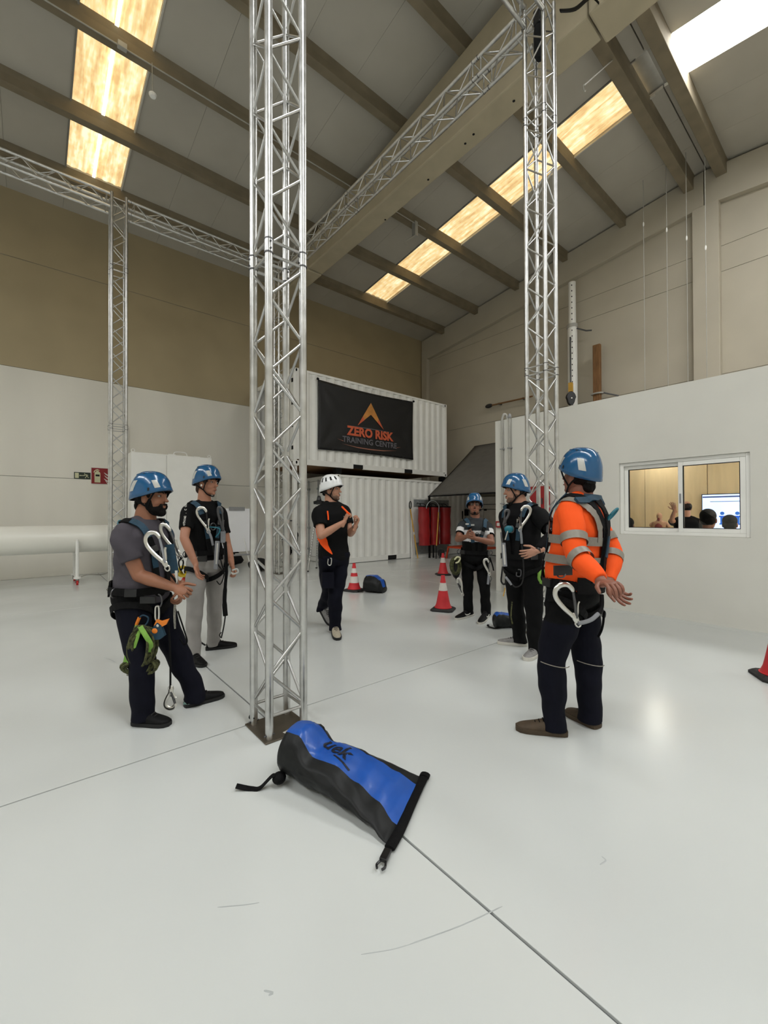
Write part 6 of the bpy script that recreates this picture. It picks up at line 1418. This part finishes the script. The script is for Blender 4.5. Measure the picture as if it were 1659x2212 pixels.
# ------------------------------------------------------------------ people and things inside the training room
class Person3(Person):
    def __init__(S, label, P, N, H, facing, head_facing, skin, bulk=1.0, hs=1.0, group='people in the training room'):
        S.D = depth(P); S.A = lambda x, y, dd=0.0: at(x, y, S.D+dd); S.P, S.N, S.H = V(P), V(N), V(H); S.s = S.N-S.P; S.su = S.s.normalized()
        f = V(facing); S.f = (f-S.su*f.dot(S.su)).normalized(); S.l = S.su.cross(S.f).normalized()
        S.hf = V(head_facing).normalized(); S.hl = UPZ.cross(S.hf).normalized(); S.hu = S.hf.cross(S.hl).normalized()
        S.hs, S.skin, S.bulk, S.belly, S.label, S.group = hs, skin, bulk, 0.0, label, group
        S.body = MB(); S.fing = MB(); S.arms = []; S.legs = []
        S.shL = S.N-S.su*.088+S.l*.168*bulk; S.shR = S.N-S.su*.088-S.l*.168*bulk; S.hipL = S.P+S.l*.088*bulk; S.hipR = S.P-S.l*.088*bulk
    def arm3(S, side, E, W, dv, palm, curl=(25,)*4):
        sh = S.shL if side == 'L' else S.shR; E, W = V(E), V(W); S.arms.append((sh, E, W)); b = S.bulk
        S.body.tube(bez([sh+(S.N-sh)*.25, sh, sh.lerp(E, .5), E], 4), np.interp(np.linspace(0, 3, 13), [0, 1, 2, 3], [.045*b, .054*b, .047*b, .040*b]), 12, round_ends=True)
        S.body.tube([E, E.lerp(W, .4), W], [.040, .040, .026], 12, round_ends=True); hand(S.body, S.fing, W, V(dv), V(palm), 1 if side == 'R' else -1, curl)
    def leg3(S, side, K, Hh, T):
        hp = S.hipL if side == 'L' else S.hipR; hl, to, kn = V(Hh), V(T), V(K); an = hl+(to-hl)*.24+UPZ*.10; S.legs.append((hp, kn, an, hl, to)); b = S.bulk
        S.body.tube(bez([hp, hp.lerp(kn, .5), kn, kn.lerp(an, .35), an], 4), np.interp(np.linspace(0, 4, 17), [0, 1, 2, 3, 4], [.080*b, .070*b, .052*b, .050*b, .036]), 12, round_ends=True); S.body.tube([an, hl+(to-hl)*.6+UPZ*.035], [.034, .026], 10, round_ends=True)
def chair(label, x, y, m, back=.95, yaw=0.0):
    t = thing('meeting_chair', label, 'chair', (x, y, 0), 'chairs in the training room')
    obj('seat', MB().box(x-.21, x+.21, y-.21, y+.21, .40, .445), m, t, bevel=.015); obj('backrest', MB().box(x-.235, x-.205, y-.22, y+.22, .55, back), m, t, bevel=.015)
    for sx in (-.19, .19):
        for sy in (-.19, .19): obj('leg', MB().tube([V(x+sx, y+sy, .41), V(x+sx*1.12, y+sy*1.12, 0)], .012, 8), 'metal_dark', t, True)
    for sy in (-.17, .17): obj('back_post', MB().tube([V(x-.20, y+sy, .41), V(x-.222, y+sy, .70)], .011, 8), 'metal_dark', t, True)
    return t
def sitter(label, px, py, D, skin, hair, shirt, hs=1.0, turn=0.0):
    H = at(px, py, D); f = V(math.cos(turn), math.sin(turn), 0); dz = H.z-1.25
    N = V(H.x-.03, H.y, H.z-.19*hs); P = V(H.x-.05, H.y, .50)
    p = Person3(label, P, N, H, f, f, skin, 1.0, hs); l = UPZ.cross(f)
    for s, sd in ((1, 'L'), (-1, 'R')):
        sh = p.shL if s > 0 else p.shR; E = sh+f*.10-UPZ*.27+l*s*.04; W = E+f*.24-UPZ*.04-l*s*.06; p.arm3(sd, E, W, f-l*s*.3, -UPZ)
        K = P+l*s*.11+f*.42+V(0, 0, .02); hl = V(K.x-.02, K.y, 0)+f*0; p.leg3(sd, K, hl-f*.06, hl+f*.20)
    p.hair = hair; p.build(); p.shirt(shirt, .6, -.02); p.trousers('trouser_black', .1)
    for i in (0, 1): p.shoe(i, 'shoe_black', 'sole_black', lace=False)
    mb = MB(); mb.ell(p.hp(0, -.016, .050), p.hl*.084*hs, p.hf*.100*hs, p.hu*.088*hs, 24, 16); mb.ell(p.hp(0, -.035, .0), p.hl*.080*hs, p.hf*.075*hs, p.hu*.075*hs, 24, 16)
    co, nr, fs = remesh(mb, .007, 2); meshobj('hair', co, fs, hair, p.o, p.base)
    return p, P
p1_, q1 = sitter('dark-haired trainee seen from behind, larger of the two heads before the screen', 1530, 1123, 5.72, 'skin_d', 'hair_dark', 'tee_black', 1.12)
chair('black meeting chair under the trainee with the larger head', q1.x-.02, q1.y, 'black', .85)
p2_, q2 = sitter('short-haired trainee seen from behind, smaller of the two heads before the screen', 1577, 1133, 6.35, 'skin_d', 'hair_dark', 'tee_charcoal', 1.10)
chair('black meeting chair under the trainee with the smaller head', q2.x-.02, q2.y, 'black', .85)
p3_, q3 = sitter('dark-haired trainee half hidden at the left edge of the window', 1357, 1136, 6.85, 'skin_d', 'hair_dark', 'tee_black', 1.05)
chair('black meeting chair at the left edge of the window', q3.x-.02, q3.y, 'black', .85)
Hh = at(1482, 1098, 7.8); pr = Person3('presenter in black polo with one arm raised inside the training room', (Hh.x-.02, Hh.y, .93), (Hh.x-.02, Hh.y, Hh.z-.175), Hh, (.9, .45, 0), (.8, .6, 0), 'skin_c', 1.08)
l_ = pr.l
el_ = at(1451, 1124, 7.75); wr_ = at(1458, 1101, 7.68); pr.arm3('L', el_, wr_, at(1452, 1086, 7.66)-wr_, (-1, 0, .3), (8, 8, 10, 12)); pr.arm3('R', pr.shR+V(.0, -.08, -.28), pr.shR+V(.12, -.02, -.50), (.4, 0, -1), (0, 1, 0))
pr.leg3('L', (Hh.x+.03, Hh.y+.10, .50), (Hh.x-.06, Hh.y+.12, 0), (Hh.x+.20, Hh.y+.16, 0)); pr.leg3('R', (Hh.x+.03, Hh.y-.10, .50), (Hh.x-.06, Hh.y-.12, 0), (Hh.x+.20, Hh.y-.06, 0))
pr.hair = 'hair_dark'; pr.build(); pr.shirt('tee_black', .62, -.13); pr.trousers('trouser_black', .1); pr.hairs('hair_dark')
for i in (0, 1): pr.shoe(i, 'shoe_black', 'sole_black', lace=False)
q4 = at(1455, 1140, 7.1); chair('red high-backed chair in front of the presenter, left of the window mullion', q4.x, q4.y+.16, 'chair_red', 1.13); q5 = at(1502, 1140, 7.1); chair('red high-backed chair in front of the presenter, right of the window mullion', q5.x, q5.y-.08, 'chair_red', 1.13)
bc = at(1425, 1146, 8.6); cb_ = thing('side_cabinet', 'low pale cabinet carrying the anatomical bust', 'cabinet', (bc.x, bc.y, 0))
obj('body', MB().box(bc.x-.25, bc.x+.25, bc.y-.35, bc.y+.35, 0, bc.z-.05), 'lamp_body', cb_, bevel=.006); obj('top', MB().box(bc.x-.27, bc.x+.27, bc.y-.37, bc.y+.37, bc.z-.05, bc.z-.02), 'wood_pale', cb_); obj('cabinet_door', MB().box(bc.x-.262, bc.x-.251, bc.y-.33, bc.y+.33, .05, bc.z-.08), 'lamp_body', cb_)
bs = thing('anatomical_bust', 'pale anatomical torso model with red chest standing by the presenter', 'model', (bc.x, bc.y, bc.z-.02)); z0 = bc.z-.02
tm = MB()
rg = [[V(bc.x+a_*math.sin(k), bc.y+w_*math.cos(k), z0+z) for k in np.linspace(0, 2*math.pi, 25)[:-1]] for z, w_, a_ in ((0, .11, .08), (.06, .115, .08), (.15, .15, .085), (.19, .14, .075), (.215, .06, .05), (.25, .045, .045))]
tm.loft(rg); obj('torso', tm, 'statue', bs, True); hd_ = MB().ell((bc.x-.01, bc.y, z0+.31), (.062, 0, 0), (0, .052, 0), (0, 0, .075), 18, 12).ell((bc.x-.07, bc.y, z0+.30), (.015, 0, 0), (0, .01, 0), (0, 0, .02)); obj('head', hd_, 'statue', bs, True)
obj('organs', MB().ell((bc.x-.065, bc.y, z0+.10), (.03, 0, 0), (0, .07, 0), (0, 0, .08), 14, 10).ell((bc.x-.055, bc.y, z0+.25), (.02, 0, 0), (0, .025, 0), (0, 0, .035)), 'statue_red', bs, True)
for s in (-1, 1): obj('arm_stump', MB().ell((bc.x, bc.y+s*.15, z0+.13), (.05, 0, 0), (0, .035, 0), (0, 0, .05), 12, 8), 'statue', bs, True)
